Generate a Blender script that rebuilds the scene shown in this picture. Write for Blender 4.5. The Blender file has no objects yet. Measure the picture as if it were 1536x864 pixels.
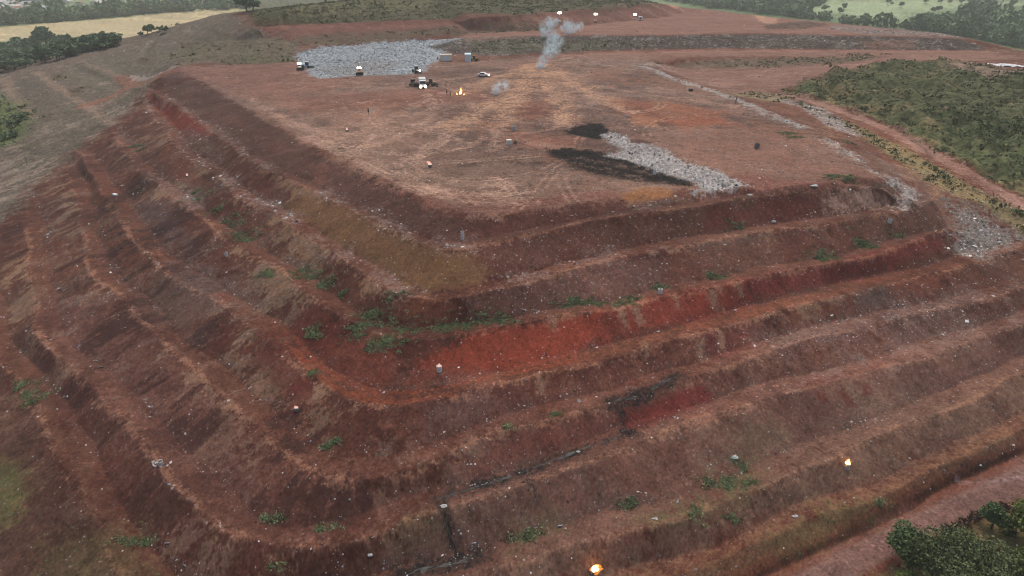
import bpy, math, random
import numpy as np
from mathutils import Vector, Matrix
from mathutils.geometry import delaunay_2d_cdt

# ------------------------------------------------------------------ camera model of the drone
PITCH, FOC, HC = math.radians(26.6), 1024.0, 78.0       # downward tilt, focal length for a 1536 px wide frame, height (m)
SP, CP = math.sin(PITCH), math.cos(PITCH)
rng = np.random.default_rng(7)
random.seed(7)
scene = bpy.context.scene
COL = scene.collection


def ray(px, py):
    x, y = px - 768.0, 432.0 - py
    return x, FOC * CP + y * SP, -FOC * SP + y * CP


def zt(z):
    """survey elevation -> scene elevation: the benches fall a little less than first estimated"""
    return 34.0 - (34.0 - z) * .82 if z < 34.0 else z


def on_level(px, py, z):
    """surveyed point of the photograph at a known elevation -> world x, y"""
    dx, dy, dz = ray(px, py)
    t = (zt(z) - HC) / dz
    return dx * t, dy * t


# ------------------------------------------------------------------ tileable noise fields
def make_tile(n, beta, lo=0.0, hi=1e9, seed=0):
    g = np.random.default_rng(seed)
    f = np.fft.rfft2(g.standard_normal((n, n)))
    ky = np.fft.fftfreq(n)[:, None] * n
    kx = np.fft.rfftfreq(n)[None, :] * n
    k = np.hypot(kx, ky)
    k[0, 0] = 1
    amp = k ** (-beta / 2.0)
    amp[(k < lo) | (k > hi)] = 0
    amp[0, 0] = 0
    t = np.fft.irfft2(f * amp, (n, n))
    return (t / t.std()).astype(np.float32)


T_FBM = make_tile(1024, 2.4, 2, seed=1)
T_FBM2 = make_tile(1024, 1.7, 4, seed=2)
T_SOFT = make_tile(1024, 4.2, 5, 90, seed=4)
T_WHITE = make_tile(1024, 0.3, seed=3)


def samp(T, u, v):
    """bilinear, wrapping; u, v in cells"""
    n = T.shape[0]
    u = np.asarray(u, np.float32); v = np.asarray(v, np.float32)
    iu = np.floor(u).astype(np.int32); iv = np.floor(v).astype(np.int32)
    fu = u - iu; fv = v - iv
    a = iu & (n - 1); b = (iu + 1) & (n - 1)
    c = iv & (n - 1); d = (iv + 1) & (n - 1)
    return (T[a, c] * (1 - fu) + T[b, c] * fu) * (1 - fv) + (T[a, d] * (1 - fu) + T[b, d] * fu) * fv


def fbm(x, y, size, T=None, ox=0.0, rot=0.0, sx=1.0):
    """noise of unit variance; size = metres per cell of the tile, sx stretches along the rotated x axis"""
    T = T_FBM if T is None else T
    c, s = math.cos(rot), math.sin(rot)
    u = (x * c + y * s) / (size * sx) + ox * 37.7
    v = (-x * s + y * c) / size + ox * 91.3
    return samp(T, u, v)


def sstep(a, b, x):
    t = np.clip((x - a) / (b - a), 0, 1)
    return t * t * (3 - 2 * t)


# ------------------------------------------------------------------ surveyed breaklines (photo pixel, elevation)
LV = dict(E0=34.0, B1=30.6, B2=26.8, B3=23.0, B4=19.2, B5=16.4, B6=13.6, B7=9.8, B8=6.7)
CV = {}
CV['E0'] = [(240,117),(280,107),(320,130),(360,155),(400,180),(440,200),(500,240),(550,256),(590,273),(635,296),(670,312),(700,322),(768,318),(850,306),(935,292),(994,288),(1060,286),(1120,281),(1200,275),(1250,270,33.6),(1290,268,33),(1326,267.5,32)]
CV['B1'] = [(216,131),(242,143),(286,172),(338,206),(380,239),(406,252),(445,270),(484,288),(520,307),(549,320),(578,335),(614,354),(640,364),(666,372),(687,372),(705,367),(760,356,31.2),(812,343,31.8),(864,332,32),(911,323,32.1),(942,319,32.2),(994,313,32.2),(1046,306,32.3),(1125,293,32.6),(1160,288,32.7),(1222,280,32.6),(1275,278,32.2),(1325,284,30.8),(1360,292,29.5)]
CV['B2'] = [(225,156),(234,169),(253,188),(276,221),(299,242),(325,257),(352,278),(378,299),(411,312),(445,333),(471,354),(497,369),(523,386),(549,400),(588,427),(614,438),(653,443),(692,438),(731,430),(780,420),(851,399),(916,384,27),(994,369,27.3),(1072,355,27.6),(1136,343,27.6),(1200,336,27.6),(1266,327,27.5),(1330,315,27.2),(1380,304,27),(1400,299,27)]
CV['B3'] = [(172,194),(193,223),(216,250),(240,275),(265,293),(292,310),(312,325),(338,346),(365,365),(406,390),(432,404),(458,424),(484,444),(510,462),(536,478),(562,490),(588,496),(614,500),(648,500),(679,495),(718,490),(780,481),(825,469),(890,461),(921,457),(958,449),(989,439),(1020,431),(1060,427),(1098,421),(1136,408),(1188,400),(1266,387),(1318,372),(1370,356),(1422,342)]
CV['B4'] = [(114,224),(130,228),(143,252),(161,278),(177,299),(203,338),(216,356),(234,377),(255,398),(290,420),(330,441),(365,465),(390,482),(415,497),(450,527),(480,557),(510,579),(545,594),(590,597),(650,588),(720,573),(768,562),(812,550),(864,541),(916,528),(958,515),(1007,500),(1060,487),(1098,476),(1136,465),(1188,452),(1240,442),(1282,430),(1318,421),(1370,410),(1422,398),(1475,382),(1536,367),(1640,340)]
CV['B5'] = [(86,246),(104,250),(115,270),(130,310),(140,356),(150,405),(182,431),(208,452),(234,481),(260,509),(286,530),(312,548),(338,570),(375,613),(425,655),(450,683),(500,702),(575,702),(650,680),(715,648),(760,633),(812,620),(864,606),(911,598),(960,580),(1015,562),(1072,545),(1136,522),(1214,499),(1266,488),(1334,473),(1370,465),(1422,452),(1475,441),(1536,423),(1640,392)]
CV['B6'] = [(44,290),(50,310),(55,356),(58,400),(65,445),(80,500),(110,535),(145,567),(185,607),(220,642),(255,682),(290,718),(325,752),(365,785),(420,803),(480,802),(540,788),(600,768),(665,750),(700,738),(733,727),(768,717),(843,692),(933,655),(968,647),(1033,625),(1078,612),(1133,592),(1188,575),(1268,557),(1343,538),(1393,522),(1468,497),(1536,477),(1640,440)]
CV['B7'] = [(-60,330,10.8),(-40,390,10.8),(-15,450,10.8),(0,512,10.8),(30,547,10.8),(65,592,10.8),(90,642,10.8),(125,702,10.8),(150,745,10.7),(175,792,10.5),(215,845,10.2),(280,890),(400,908),(520,890),(600,870),(660,856),(720,840),(768,830),(843,807),(918,782),(993,765),(1048,749),(1118,727),(1168,702),(1243,667),(1318,640),(1368,620),(1443,587),(1493,564),(1536,547),(1640,500)]
CV['B8'] = [(-200,400),(-140,520),(-100,640),(-60,780),(0,900),(100,1000),(300,1060),(560,1020),(800,930),(900,890),(968,864),(1048,832),(1143,797),(1218,762),(1318,730),(1418,686),(1493,650),(1536,624),(1640,566)]
BW = dict(B1=2.2, B2=3.2, B3=3.0, B4=4.0, B5=3.4, B6=3.6, B7=3.6, B8=2.6)      # berm widths (m)

BL = []          # breaklines: arrays of x, y, z


def smooth_line(P, step=3.0):
    P = np.asarray(P, float)
    Q = np.vstack([2 * P[0] - P[1], P, 2 * P[-1] - P[-2]])
    out = []
    for i in range(1, len(Q) - 2):
        a, b, c, d = Q[i - 1:i + 3]
        n = max(1, int(np.hypot(*(c - b)[:2]) / step))
        for k in range(n):
            t = k / n
            out.append(0.5 * (2 * b + (c - a) * t + (2 * a - 5 * b + 4 * c - d) * t * t + (3 * b - a - 3 * c + d) * t ** 3))
    out.append(P[-1])
    return np.array(out)


def survey(pts, z=None):
    return np.array([(*on_level(q[0], q[1], (q[2] if len(q) > 2 else z)), zt(q[2] if len(q) > 2 else z)) for q in pts])


CURVE, TOE, CREST = {}, {}, {}
for k, pts in CV.items():
    W = smooth_line(survey(pts, LV[k]))
    CURVE[k] = W
    if k == 'E0':
        BL.append(W)
        continue
    d = np.gradient(W[:, :2], axis=0)
    d /= np.maximum(np.hypot(d[:, 0], d[:, 1])[:, None], 1e-6)
    nrm = np.stack([-d[:, 1], d[:, 0]], 1)
    s = np.concatenate([[0], np.cumsum(np.hypot(*np.diff(W[:, :2], axis=0).T))])
    w = BW[k] * 0.5 * np.minimum(1, np.minimum(0.25 + s / 14, 0.25 + (s[-1] - s) / 14))
    w *= 1 + 0.18 * np.sin(s * 0.21 + len(k)) + 0.12 * np.sin(s * 0.53)
    toe = W.copy(); toe[:, :2] += nrm * w[:, None]; toe[:, 2] -= 0.06
    crest = W.copy(); crest[:, :2] -= nrm * w[:, None]; crest[:, 2] += 0.10
    BL += [toe, crest]
    TOE[k], CREST[k] = toe, crest


def line(*pts):
    BL.append(smooth_line(survey(pts), 6.0))


# right rim of the working platform, sunken ground beyond it, haul road and the green hill
line((975,101,34),(1000,114,34),(1060,131,34),(1110,150,34),(1160,172,34),(1200,190,34),(1240,207,34),(1290,237,33.2),(1335,266,32))
line((1004,106,31.6),(1040,118,31.2),(1085,133,31.2),(1110,141,31.6),(1165,149,31.8),(1215,166,31.4),(1258,192,31.2),(1300,222,30.6),(1360,258,29.3),(1415,292,27.4))
line((1180,141,31),(1235,160,30.5),(1283,178,30),(1330,199,29),(1390,232,27.4),(1460,272,25.4),(1536,316,23),(1640,372,19.6))
line((1190,136,31),(1250,158,30.5),(1297,175,30),(1348,196,29),(1408,228,27.4),(1478,266,25.4),(1550,306,23),(1660,362,19.6))
line((1178,133,31.6),(1212,121,33),(1250,110,34.5),(1300,101,35.6),(1345,96,36),(1430,95,36),(1480,100,36),(1545,108,36),(1660,120,36))
line((1300,130,33.6),(1350,124,34.6),(1430,128,34.6),(1540,140,34.4),(1660,150,34))
line((1330,170,31.2),(1400,180,31.4),(1470,196,31),(1560,215,30.4),(1660,230,30))
# haul road bench behind, its bank and the upper platform
line((860,89,34),(920,90,34.1),(985,92,34.2),(1050,88,34.3),(1150,85,34.3),(1250,81,34.5),(1330,83,34.8),(1400,87,35.4))
line((1000,99,31.6),(1045,105,31.2),(1120,106,31.2),(1200,101,32),(1265,96,33),(1310,94,34.3))
line((640,100,34.1),(690,93,34.2),(760,87,34.3),(830,80,34.4),(900,77,34.6),(1000,74,34.7),(1100,73,34.8),(1200,74,34.9),(1300,75,35),(1400,75.5,35),(1475,76,35),(1560,82,35))
line((694,58,38.6),(760,57,39),(880,53,39),(1000,53,39),(1150,50,39.2),(1300,54,39),(1440,58.5,38.6),(1470,68,36.2))
line((705,47,39.2),(760,46.5,39.2),(838,44,39.2),(890,36.5,39.2),(947,30.5,39.2),(994,25.5,39.2),(1030,19,39.5))
line((420,37,45),(510,34,45),(600,30.5,45),(690,27,45.4),(780,22.5,46),(859,17,46),(916,9,46.4),(975,5,46),(1008,8,44))
line((1020,9,42),(1070,13,41),(1136,23,40),(1214,31,39.8),(1300,39,39.6),(1400,49,39.4),(1465,60,38))
# working face with fresh waste
line((452,110,34.2),(480,117,34.1),(540,112,34.2),(600,112,34.2),(640,104,34.2))
line((452,77,36.8),(500,71.5,37.3),(560,66,37.5),(640,62,37.7),(675,59,37.9))
line((420,55,39.4),(480,53,38.5),(575,50,38.3),(672,47.5,38.8))
line((268,99,34),(330,97,34),(400,95,34.1),(440,93,34.4))
line((300,62,38.5),(350,60,39.6),(400,58,40.5))
line((380,40,45),(350,34,44),(318,38,42))
line((420,14,50.5),(520,2,51),(640,-4,51.5),(760,-9,51.5),(860,-14,51))
line((560,-16,51),(700,-22,51),(840,-28,50))
# old grey flank on the far left
line((256,103,33),(240,85,33),(229,65,33.4),(222,51,34))
line((203,133,27),(187,121,26.9),(160,108,26.8),(125,96,26.5),(129,86,26.4),(150,73,26.6),(170,61.5,27))
line((193,139,26),(150,117,24.8),(110,101,24.6))
line((150,172,23),(125,156,23),(78,125,22.8),(53,109,22.3),(60,97,21),(73,87.5,20))
line((95,208,19),(47,178,19),(20,142,18),(5,119,17),(8,104,15))
line((40,215,15.6),(0,190,14.6),(-60,160,13))
line((0,262,12.5),(-60,226,11),(-140,190,9))
SIL = [(365,16.5,46),(335,20,44.5),(310,26,42),(270,38,39),(222,50,34),(172,60,27),(125,73,23),(75,86,19),(10,102,14),(-40,110,12),(-120,120,8)]
line(*SIL)
# dirt road and verge at the foot of the mound
line((700,1160,4.7),(860,1000,4.7),(1000,925,4.7),(1136,857,4.7),(1240,813,4.7),(1344,761,4.7),(1422,722,4.7),(1536,672,4.7),(1640,620,4.7))
line((700,1175,3.9),(870,1008,3.9),(1000,938,3.9),(1136,869,3.9),(1240,823,3.9),(1344,770,3.9),(1422,730,3.9),(1536,679,3.9),(1640,627,3.9))
line((900,1200,3.7),(1100,1000,3.7),(1200,915,3.7),(1282,868,3.7),(1330,838,3.7),(1400,800,3.7),(1450,778,3.7),(1536,745,3.7),(1640,700,3.7))
line((1000,1200,3.7),(1180,1000,3.7),(1300,880,3.7),(1410,806,3.7),(1536,756,3.7),(1640,712,3.7))


def behind(pts, dr, z):
    out = []
    for q in pts:
        x, y = on_level(*q)
        r = math.hypot(x, y)
        out.append((x * (r + dr) / r, y * (r + dr) / r, zt(z)))
    BL.append(np.array(out))


behind(SIL[3:], 55, 1.5)
behind(SIL[:5], 80, 22)
behind([(900,-16,50),(980,-2,46),(1020,9,42),(1070,13,41),(1136,23,40),(1214,31,39.8),(1300,39,39.6),(1400,49,39.4),(1475,62,38),(1560,74,36),(1660,86,36)], 70, 14)
behind([(380,10,46),(560,-16,51),(700,-22,51),(840,-28,50)], 90, 26)
loose = []
for az in np.radians(np.arange(-80, 81, 4.0)):
    for r, z in ((880, -2), (1100, 0), (1500, 4), (2200, 10), (3500, 24), (6500, 60), (9000, 60)):
        loose.append((r * math.sin(az), r * math.cos(az), z))
for az in np.radians(np.arange(-80, 81, 10.0)):
    for r, z in ((3, 3.0), (14, 3.2)):
        loose.append((r * math.sin(az), r * math.cos(az), z))
for az, r, z in ((-75, 200, 2), (-75, 400, 0), (-60, 300, 3), (-60, 480, 0), (-70, 100, 3), (75, 60, 3.5), (75, 140, 3.5), (75, 300, 5), (75, 600, 0),
                 (62, 260, 22), (62, 420, 30), (-50, 640, 0), (-40, 700, 0), (-30, 720, 0), (60, 620, 0), (45, 640, -4), (35, 660, -6), (25, 680, -6), (-20, 700, 2), (-10, 720, 6), (5, 720, 6), (15, 720, 0)):
    a = math.radians(az)
    loose.append((r * math.sin(a), r * math.cos(a), z))

# ------------------------------------------------------------------ survey triangulation
verts, edges = [], []
for B in BL:
    o = len(verts)
    verts += [tuple(q) for q in B]
    edges += [(o + i, o + i + 1) for i in range(len(B) - 1)]
verts += [(x, y, zt(z)) for x, y, z in loose]
VX = np.array(verts)
res = delaunay_2d_cdt([Vector((q[0], q[1])) for q in verts], edges, [], 0, 1e-4)
TV, TF, OV, OE = np.array([(v[0], v[1]) for v in res[0]]), np.array(res[2]), res[3], res[4]
TZ = np.zeros(len(TV))
segA = VX[[e[0] for e in edges]]; segB = VX[[e[1] for e in edges]]
n_cross = 0
for i, o in enumerate(OV):
    if len(o):
        TZ[i] = np.mean([verts[j][2] for j in o])
    else:
        n_cross += 1
        d = segB[:, :2] - segA[:, :2]
        t = np.clip(((TV[i] - segA[:, :2]) * d).sum(1) / np.maximum((d * d).sum(1), 1e-9), 0, 1)
        q = segA + (segB - segA) * t[:, None]
        dist = np.hypot(*(q[:, :2] - TV[i]).T)
        k = np.argsort(dist)[:2]
        TZ[i] = q[k, 2].mean()
print('TIN', len(TV), 'verts', len(TF), 'tris; crossings', n_cross)

# ------------------------------------------------------------------ terrain sheet: fan of rows, dense where the mound is
AZ = np.radians(np.concatenate([np.linspace(-80, -54, 53)[:-1], np.linspace(-54, 54, 1421), np.linspace(54, 80, 53)[1:]]))
RR = np.concatenate([np.linspace(3, 30, 40)[:-1], np.arange(30, 130, 0.2), np.arange(130, 300, 0.33), np.arange(300, 480, 0.5), 480 * (9000 / 480) ** np.linspace(0, 1, 230)])
NA, NR = len(AZ), len(RR)
GX = (np.sin(AZ)[:, None] * RR[None, :]).astype(np.float32)
GY = (np.cos(AZ)[:, None] * RR[None, :]).astype(np.float32)
H = np.zeros((NA, NR), np.float32)
taz = np.arctan2(TV[:, 0], TV[:, 1]); tr = np.hypot(TV[:, 0], TV[:, 1])
for tri in TF:
    a, b, c = TV[tri]
    i0, i1 = np.searchsorted(AZ, [taz[tri].min() - 1e-6, taz[tri].max() + 1e-6])
    # nearest radius of the triangle can lie inside an edge
    rm = 1e9
    for p, q in ((a, b), (b, c), (c, a)):
        d = q - p
        t = min(1, max(0, -(p @ d) / max(d @ d, 1e-9)))
        rm = min(rm, float(np.hypot(*(p + t * d))))
    j0, j1 = np.searchsorted(RR, [rm - 1e-6, tr[tri].max() + 1e-6])
    if i1 <= i0 or j1 <= j0:
        continue
    x = GX[i0:i1, j0:j1].astype(float); y = GY[i0:i1, j0:j1].astype(float)
    det = (b[1] - c[1]) * (a[0] - c[0]) + (c[0] - b[0]) * (a[1] - c[1])
    if abs(det) < 1e-9:
        continue
    l0 = ((b[1] - c[1]) * (x - c[0]) + (c[0] - b[0]) * (y - c[1])) / det
    l1 = ((c[1] - a[1]) * (x - c[0]) + (a[0] - c[0]) * (y - c[1])) / det
    m = (l0 > -1e-5) & (l1 > -1e-5) & (l0 + l1 < 1 + 1e-5)
    z = l0 * TZ[tri[0]] + l1 * TZ[tri[1]] + (1 - l0 - l1) * TZ[tri[2]]
    H[i0:i1, j0:j1][m] = z[m]
H0 = H.copy()


def height(x, y, G=None):
    """terrain height at world points"""
    G = H if G is None else G
    x = np.asarray(x, float); y = np.asarray(y, float)
    i = np.clip(np.interp(np.arctan2(x, y), AZ, np.arange(NA)), 0, NA - 1.001)
    j = np.clip(np.interp(np.hypot(x, y), RR, np.arange(NR)), 0, NR - 1.001)
    a = i.astype(int); b = j.astype(int); f = i - a; g = j - b
    return (G[a, b] * (1 - f) + G[a + 1, b] * f) * (1 - g) + (G[a, b + 1] * (1 - f) + G[a + 1, b + 1] * f) * g


def ground(px, py, G=None):
    """where the line of sight of a photo pixel meets the terrain"""
    G = H if G is None else G
    dx, dy, dz = ray(px, py)
    hz = math.hypot(dx, dy)
    i = min(max(np.interp(math.atan2(dx, dy), AZ, np.arange(NA)), 0), NA - 1.001)
    a = int(i); f = i - a
    prof = G[a] * (1 - f) + G[a + 1] * f
    d = prof - (HC + dz / hz * RR)
    k = int(np.argmax(d > 0)) or NR - 1
    t = d[k - 1] / (d[k - 1] - d[k]) if d[k] > 0 else 1.0
    r = RR[k - 1] + t * (RR[k] - RR[k - 1])
    return r * dx / hz, r * dy / hz, HC + dz / hz * r


def gpoly(pts):
    return np.array([ground(*q, H0)[:2] for q in pts])
# ------------------------------------------------------------------ smoothing, relief
def blur(G, n=1):
    for _ in range(n):
        G = G.copy()
        G[1:-1] = 0.25 * (G[:-2] + 2 * G[1:-1] + G[2:])
        G[:, 1:-1] = 0.25 * (G[:, :-2] + 2 * G[:, 1:-1] + G[:, 2:])
    return G


H = blur(H, 1)
# berm edges slump and bulge: shift the survey a little sideways
_f = 1 - sstep(380, 520, np.hypot(GX, GY))
_wx = _f * .28 * fbm(GX, GY, .2, T_SOFT, 21)
_wy = _f * .28 * fbm(GX, GY, .2, T_SOFT, 23)
H = height(GX + _wx, GY + _wy, H).astype(np.float32)
# downslope and along-contour streak fields on a raster over the mound (line integral convolution)
RX0, RX1, RY0, RY1, RS = -175.0, 150.0, 40.0, 310.0, 0.3
rx = np.arange(RX0, RX1, RS); ry = np.arange(RY0, RY1, RS)
RXX, RYY = np.meshgrid(rx, ry, indexing='ij')
RH = height(RXX, RYY, blur(H0, 10)).astype(np.float32)
for _ in range(6):
    RH = blur(RH, 1)
gx, gy = np.gradient(RH, RS)
gn = np.hypot(gx, gy) + 1e-3
gx, gy = (gx / gn).astype(np.float32), (gy / gn).astype(np.float32)


def rsamp(G, x, y):
    u = np.clip((np.asarray(x) - RX0) / RS, 0, len(rx) - 1.01)
    v = np.clip((np.asarray(y) - RY0) / RS, 0, len(ry) - 1.01)
    a = u.astype(np.int32); b = v.astype(np.int32); f = (u - a).astype(np.float32); g = (v - b).astype(np.float32)
    return (G[a, b] * (1 - f) + G[a + 1, b] * f) * (1 - g) + (G[a, b + 1] * (1 - f) + G[a + 1, b + 1] * f) * g


def nearest(G, x, y):
    a = np.clip(((x - RX0) / RS).astype(np.int32), 0, len(rx) - 1)
    b = np.clip(((y - RY0) / RS).astype(np.int32), 0, len(ry) - 1)
    return G[a, b]


def lic(src, vx, vy, steps, h):
    acc = src.copy(); n = 1
    for sgn in (1, -1):
        x = RXX.astype(np.float32); y = RYY.astype(np.float32)
        for _ in range(steps):
            x = x + sgn * h * nearest(vx, x, y); y = y + sgn * h * nearest(vy, x, y)
            acc += nearest(src, x, y); n += 1
    acc /= n
    return (acc - acc.mean()) / acc.std()


src = 0.6 * fbm(RXX, RYY, 0.5, T_WHITE) + fbm(RXX, RYY, 0.35, T_FBM2, 3)
STREAK = lic(src.astype(np.float32), gx, gy, 8, 0.42)          # rills down the slopes
SEGM = lic((fbm(RXX, RYY, 0.8, T_FBM2, 13) + .5 * fbm(RXX, RYY, 2.0, T_WHITE, 14)).astype(np.float32), gx, gy, 14, 0.6)   # loads of cover soil tipped side by side
TRACK = lic(src.astype(np.float32), -gy, gx, 14, 0.5)          # along the berms

X = GX.ravel(); Y = GY.ravel(); N = len(X)
HH = H.ravel()
inR = (X > RX0 + 1) & (X < RX1 - 1) & (Y > RY0 + 1) & (Y < RY1 - 1)
SG_ = np.zeros(N, np.float32); ST = np.zeros(N, np.float32); TK = np.zeros(N, np.float32)
ST[inR] = rsamp(STREAK, X[inR], Y[inR]); TK[inR] = rsamp(TRACK, X[inR], Y[inR]); SG_[inR] = rsamp(SEGM, X[inR], Y[inR])
# slope of the undisturbed survey
dHr = np.gradient(H, RR, axis=1)
dHa = np.gradient(H, AZ, axis=0) / RR[None, :]
SLOPE = np.hypot(dHr, dHa).ravel().astype(np.float32)
near = (Y < 620) & (np.abs(X) < 420)
n_big = np.zeros(N, np.float32); n_mid = n_big.copy(); n_fine = n_big.copy(); n_tiny = n_big.copy(); n_hue = n_big.copy()
ni = np.nonzero(near)[0]
xn, yn = X[ni], Y[ni]
n_big[ni] = fbm(xn, yn, 0.35, T_FBM, 1)
n_hue[ni] = fbm(xn, yn, 0.5, T_FBM, 5, 0.7)
n_mid[ni] = fbm(xn, yn, 0.12, T_FBM2, 2, 0.4)
n_fine[ni] = fbm(xn, yn, 0.11, T_FBM2, 3, 1.1)
n_tiny[ni] = fbm(xn, yn, 0.16, T_WHITE, 4, 0.2)
fi = np.nonzero(~near)[0]
n_big[fi] = fbm(X[fi], Y[fi], 1.6, T_FBM, 1)
n_hue[fi] = fbm(X[fi], Y[fi], 3.0, T_FBM, 6)
n_mid[fi] = fbm(X[fi], Y[fi], 1.3, T_FBM2, 2)
n_fine[fi] = fbm(X[fi], Y[fi], 0.9, T_FBM2, 3)

# ------------------------------------------------------------------ soil colours
def A(r, g, b, k=0.9):
    """colour of a surface as it looks on flat ground in this light (sRGB 0-255) -> albedo"""
    c = np.array([r, g, b], float) / 255
    c = c + .03 * (c.mean() - c)
    c = np.where(c <= 0.04045, c / 12.92, ((c + 0.055) / 1.055) ** 2.4)
    return (c / k).astype(np.float32)


C = np.zeros((N, 3), np.float32)
LIT = np.zeros(N, np.float32)          # density of plastic litter
GRN = np.zeros(N, np.float32)          # weeds and grass cover
REL = np.zeros(N, np.float32)          # relief in metres


def mixin(idx, m, ca, cb=None, t=None):
    """blend colour ca..cb (by t) into the vertices idx by weight m"""
    col = ca[None, :] if cb is None else ca[None, :] * (1 - t[:, None]) + cb[None, :] * t[:, None]
    C[idx] += (col - C[idx]) * m[:, None]


def inside_dist(poly, x, y):
    """signed distance to a polygon, positive inside"""
    a = poly; b = np.roll(poly, -1, 0)
    best = np.full(len(x), 1e9, np.float32); ins = np.zeros(len(x), bool)
    for (ax, ay), (bx, by) in zip(a, b):
        dx, dy = bx - ax, by - ay
        t = np.clip(((x - ax) * dx + (y - ay) * dy) / (dx * dx + dy * dy + 1e-9), 0, 1)
        np.minimum(best, (ax + t * dx - x) ** 2 + (ay + t * dy - y) ** 2, out=best)
        cr = (ay > y) != (by > y)
        if dy:
            ins ^= cr & (x < ax + (y - ay) / dy * dx)
    return np.where(ins, np.sqrt(best), -np.sqrt(best))


def line_dist(pl, x, y):
    best = np.full(len(x), 1e9, np.float32)
    for (ax, ay), (bx, by) in zip(pl[:-1], pl[1:]):
        dx, dy = bx - ax, by - ay
        t = np.clip(((x - ax) * dx + (y - ay) * dy) / (dx * dx + dy * dy + 1e-9), 0, 1)
        np.minimum(best, (ax + t * dx - x) ** 2 + (ay + t * dy - y) ** 2, out=best)
    return np.sqrt(best)


def region(pts, feather=1.5, wob=1.0, world=False):
    poly = np.asarray(pts, float) if world else gpoly(pts)
    pad = feather + 2.5 * wob
    i = np.nonzero((X > poly[:, 0].min() - pad) & (X < poly[:, 0].max() + pad) & (Y > poly[:, 1].min() - pad) & (Y < poly[:, 1].max() + pad))[0]
    d = inside_dist(poly, X[i], Y[i]) + wob * (0.6 * n_mid[i] + 0.5 * n_fine[i])
    return i, sstep(-feather, feather, d), d


def strip(pts, width, feather=0.6, wob=0.4, world=False):
    pl = smooth_line(np.asarray(pts, float) if world else gpoly(pts), 2.0)
    pad = width + feather + 2.5 * wob
    i = np.nonzero((X > pl[:, 0].min() - pad) & (X < pl[:, 0].max() + pad) & (Y > pl[:, 1].min() - pad) & (Y < pl[:, 1].max() + pad))[0]
    if len(i) > 40000:      # coarse cull before the exact distance
        k = line_dist(pl[::4] if len(pl) > 12 else pl, X[i], Y[i]) < pad + 8
        i = i[k]
    d = width * 0.5 - line_dist(pl, X[i], Y[i]) + wob * (0.6 * n_mid[i] + 0.5 * n_fine[i])
    return i, sstep(-feather, feather, d)


ALL = np.arange(N)
DARKRED = A(78, 42, 36, .64); REDBR = A(96, 54, 43, .66); BROWN = A(98, 66, 54, .70); DUST = A(133, 84, 64); TAN = A(150, 118, 94)
GREY = A(112, 100, 92, .8); GREYD = A(92, 80, 74, .8); ORANGE = A(142, 84, 58); LAG = A(112, 94, 86, .8)

# -- far country first: meadows, stubble, woods
far = fi
tm = sstep(-0.9, 1.3, n_big[far])
mixin(far, np.ones(len(far), np.float32), A(130, 144, 108), A(100, 120, 88), tm)
mixin(far, 0.5 * sstep(0.6, 1.6, n_hue[far]), A(138, 140, 96))
# -- the mound: red clay slopes with streaks, dustier berms
mi = ni
BACKS = []
def outward(pts, d0, d1):
    W = np.array([on_level(*q) for q in pts]); r = np.hypot(W[:, 0], W[:, 1])[:, None]
    return np.vstack([W * (r + d0) / r, (W * (r + d1) / r)[::-1]])
BACKS.append(outward(SIL[1:], 10, 600))
BACKS.append(outward([(1020,9,42),(1070,13,41),(1136,23,40),(1214,31,39.8),(1300,39,39.6),(1400,49,39.4),(1475,62,38),(1560,74,36),(1660,86,36)], 12, 600))
lev = np.array([zt(v) for v in sorted(LV.values())])
zz = HH[mi]
k = np.clip(np.searchsorted(lev, zz), 1, len(lev) - 1)
frac = np.clip((zz - lev[k - 1]) / (lev[k] - lev[k - 1]), 0, 1)
steep = sstep(0.12, 0.28, SLOPE[mi])
seg = SG_[mi]
cut = lambda v, th, w=.16: sstep(th - w, th + w, v)
grain = .5 * n_fine[mi] + .35 * n_tiny[mi]
tone = np.clip(0.5 + 0.16 * n_big[mi] + 0.10 * ST[mi] + 0.14 * n_mid[mi] + .08 * n_fine[mi], 0, 1)
mixin(mi, np.ones(len(mi), np.float32), DARKRED, BROWN, tone)
mixin(mi, 0.6 * cut(seg + .25 * n_mid[mi], .55), REDBR)
mixin(mi, 0.6 * cut(-seg + .3 * n_mid[mi], .75), A(80, 42, 37, .62))
mixin(mi, 0.55 * cut(n_hue[mi] + .5 * n_mid[mi] + .25 * seg, .9, .3), LAG, A(100, 80, 74, .72), np.clip(.5 + .4 * n_fine[mi], 0, 1))
# pale dry growth and wash-outs hanging over the berm edges, dark gouges
lf = 1 - sstep(-45, -5, X[mi])
tong = cut(ST[mi] * .8 + n_hue[mi] * .4 - 1.6 * np.abs(frac - .85) + .45 * grain, 1.0 - .4 * lf)
mixin(mi, (.62 + .2 * lf) * tong * steep, TAN, A(124, 98, 84, .8), np.clip(.5 + .4 * n_mid[mi], 0, 1))
mixin(mi, .5 * cut(n_mid[mi] + .4 * n_fine[mi] + .3 * ST[mi] - .5 * n_hue[mi] + .5 * lf * ST[mi], 1.9 - .3 * lf) * steep, A(140, 116, 100, .8))
mixin(mi, (.5 + .25 * lf) * cut(-ST[mi] * .8 - .5 * n_mid[mi] + .3 * grain, 1.5 - .5 * lf) * steep, A(58, 36, 32, .62))
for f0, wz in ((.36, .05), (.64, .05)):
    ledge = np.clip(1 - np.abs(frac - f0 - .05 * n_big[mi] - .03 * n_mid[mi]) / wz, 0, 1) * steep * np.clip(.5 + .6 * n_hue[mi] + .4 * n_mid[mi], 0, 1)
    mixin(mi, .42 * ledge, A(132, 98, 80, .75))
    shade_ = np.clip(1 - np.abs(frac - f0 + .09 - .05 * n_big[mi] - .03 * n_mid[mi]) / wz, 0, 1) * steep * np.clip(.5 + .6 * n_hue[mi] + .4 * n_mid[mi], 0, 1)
    mixin(mi, .35 * shade_, A(66, 38, 32, .64))
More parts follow.
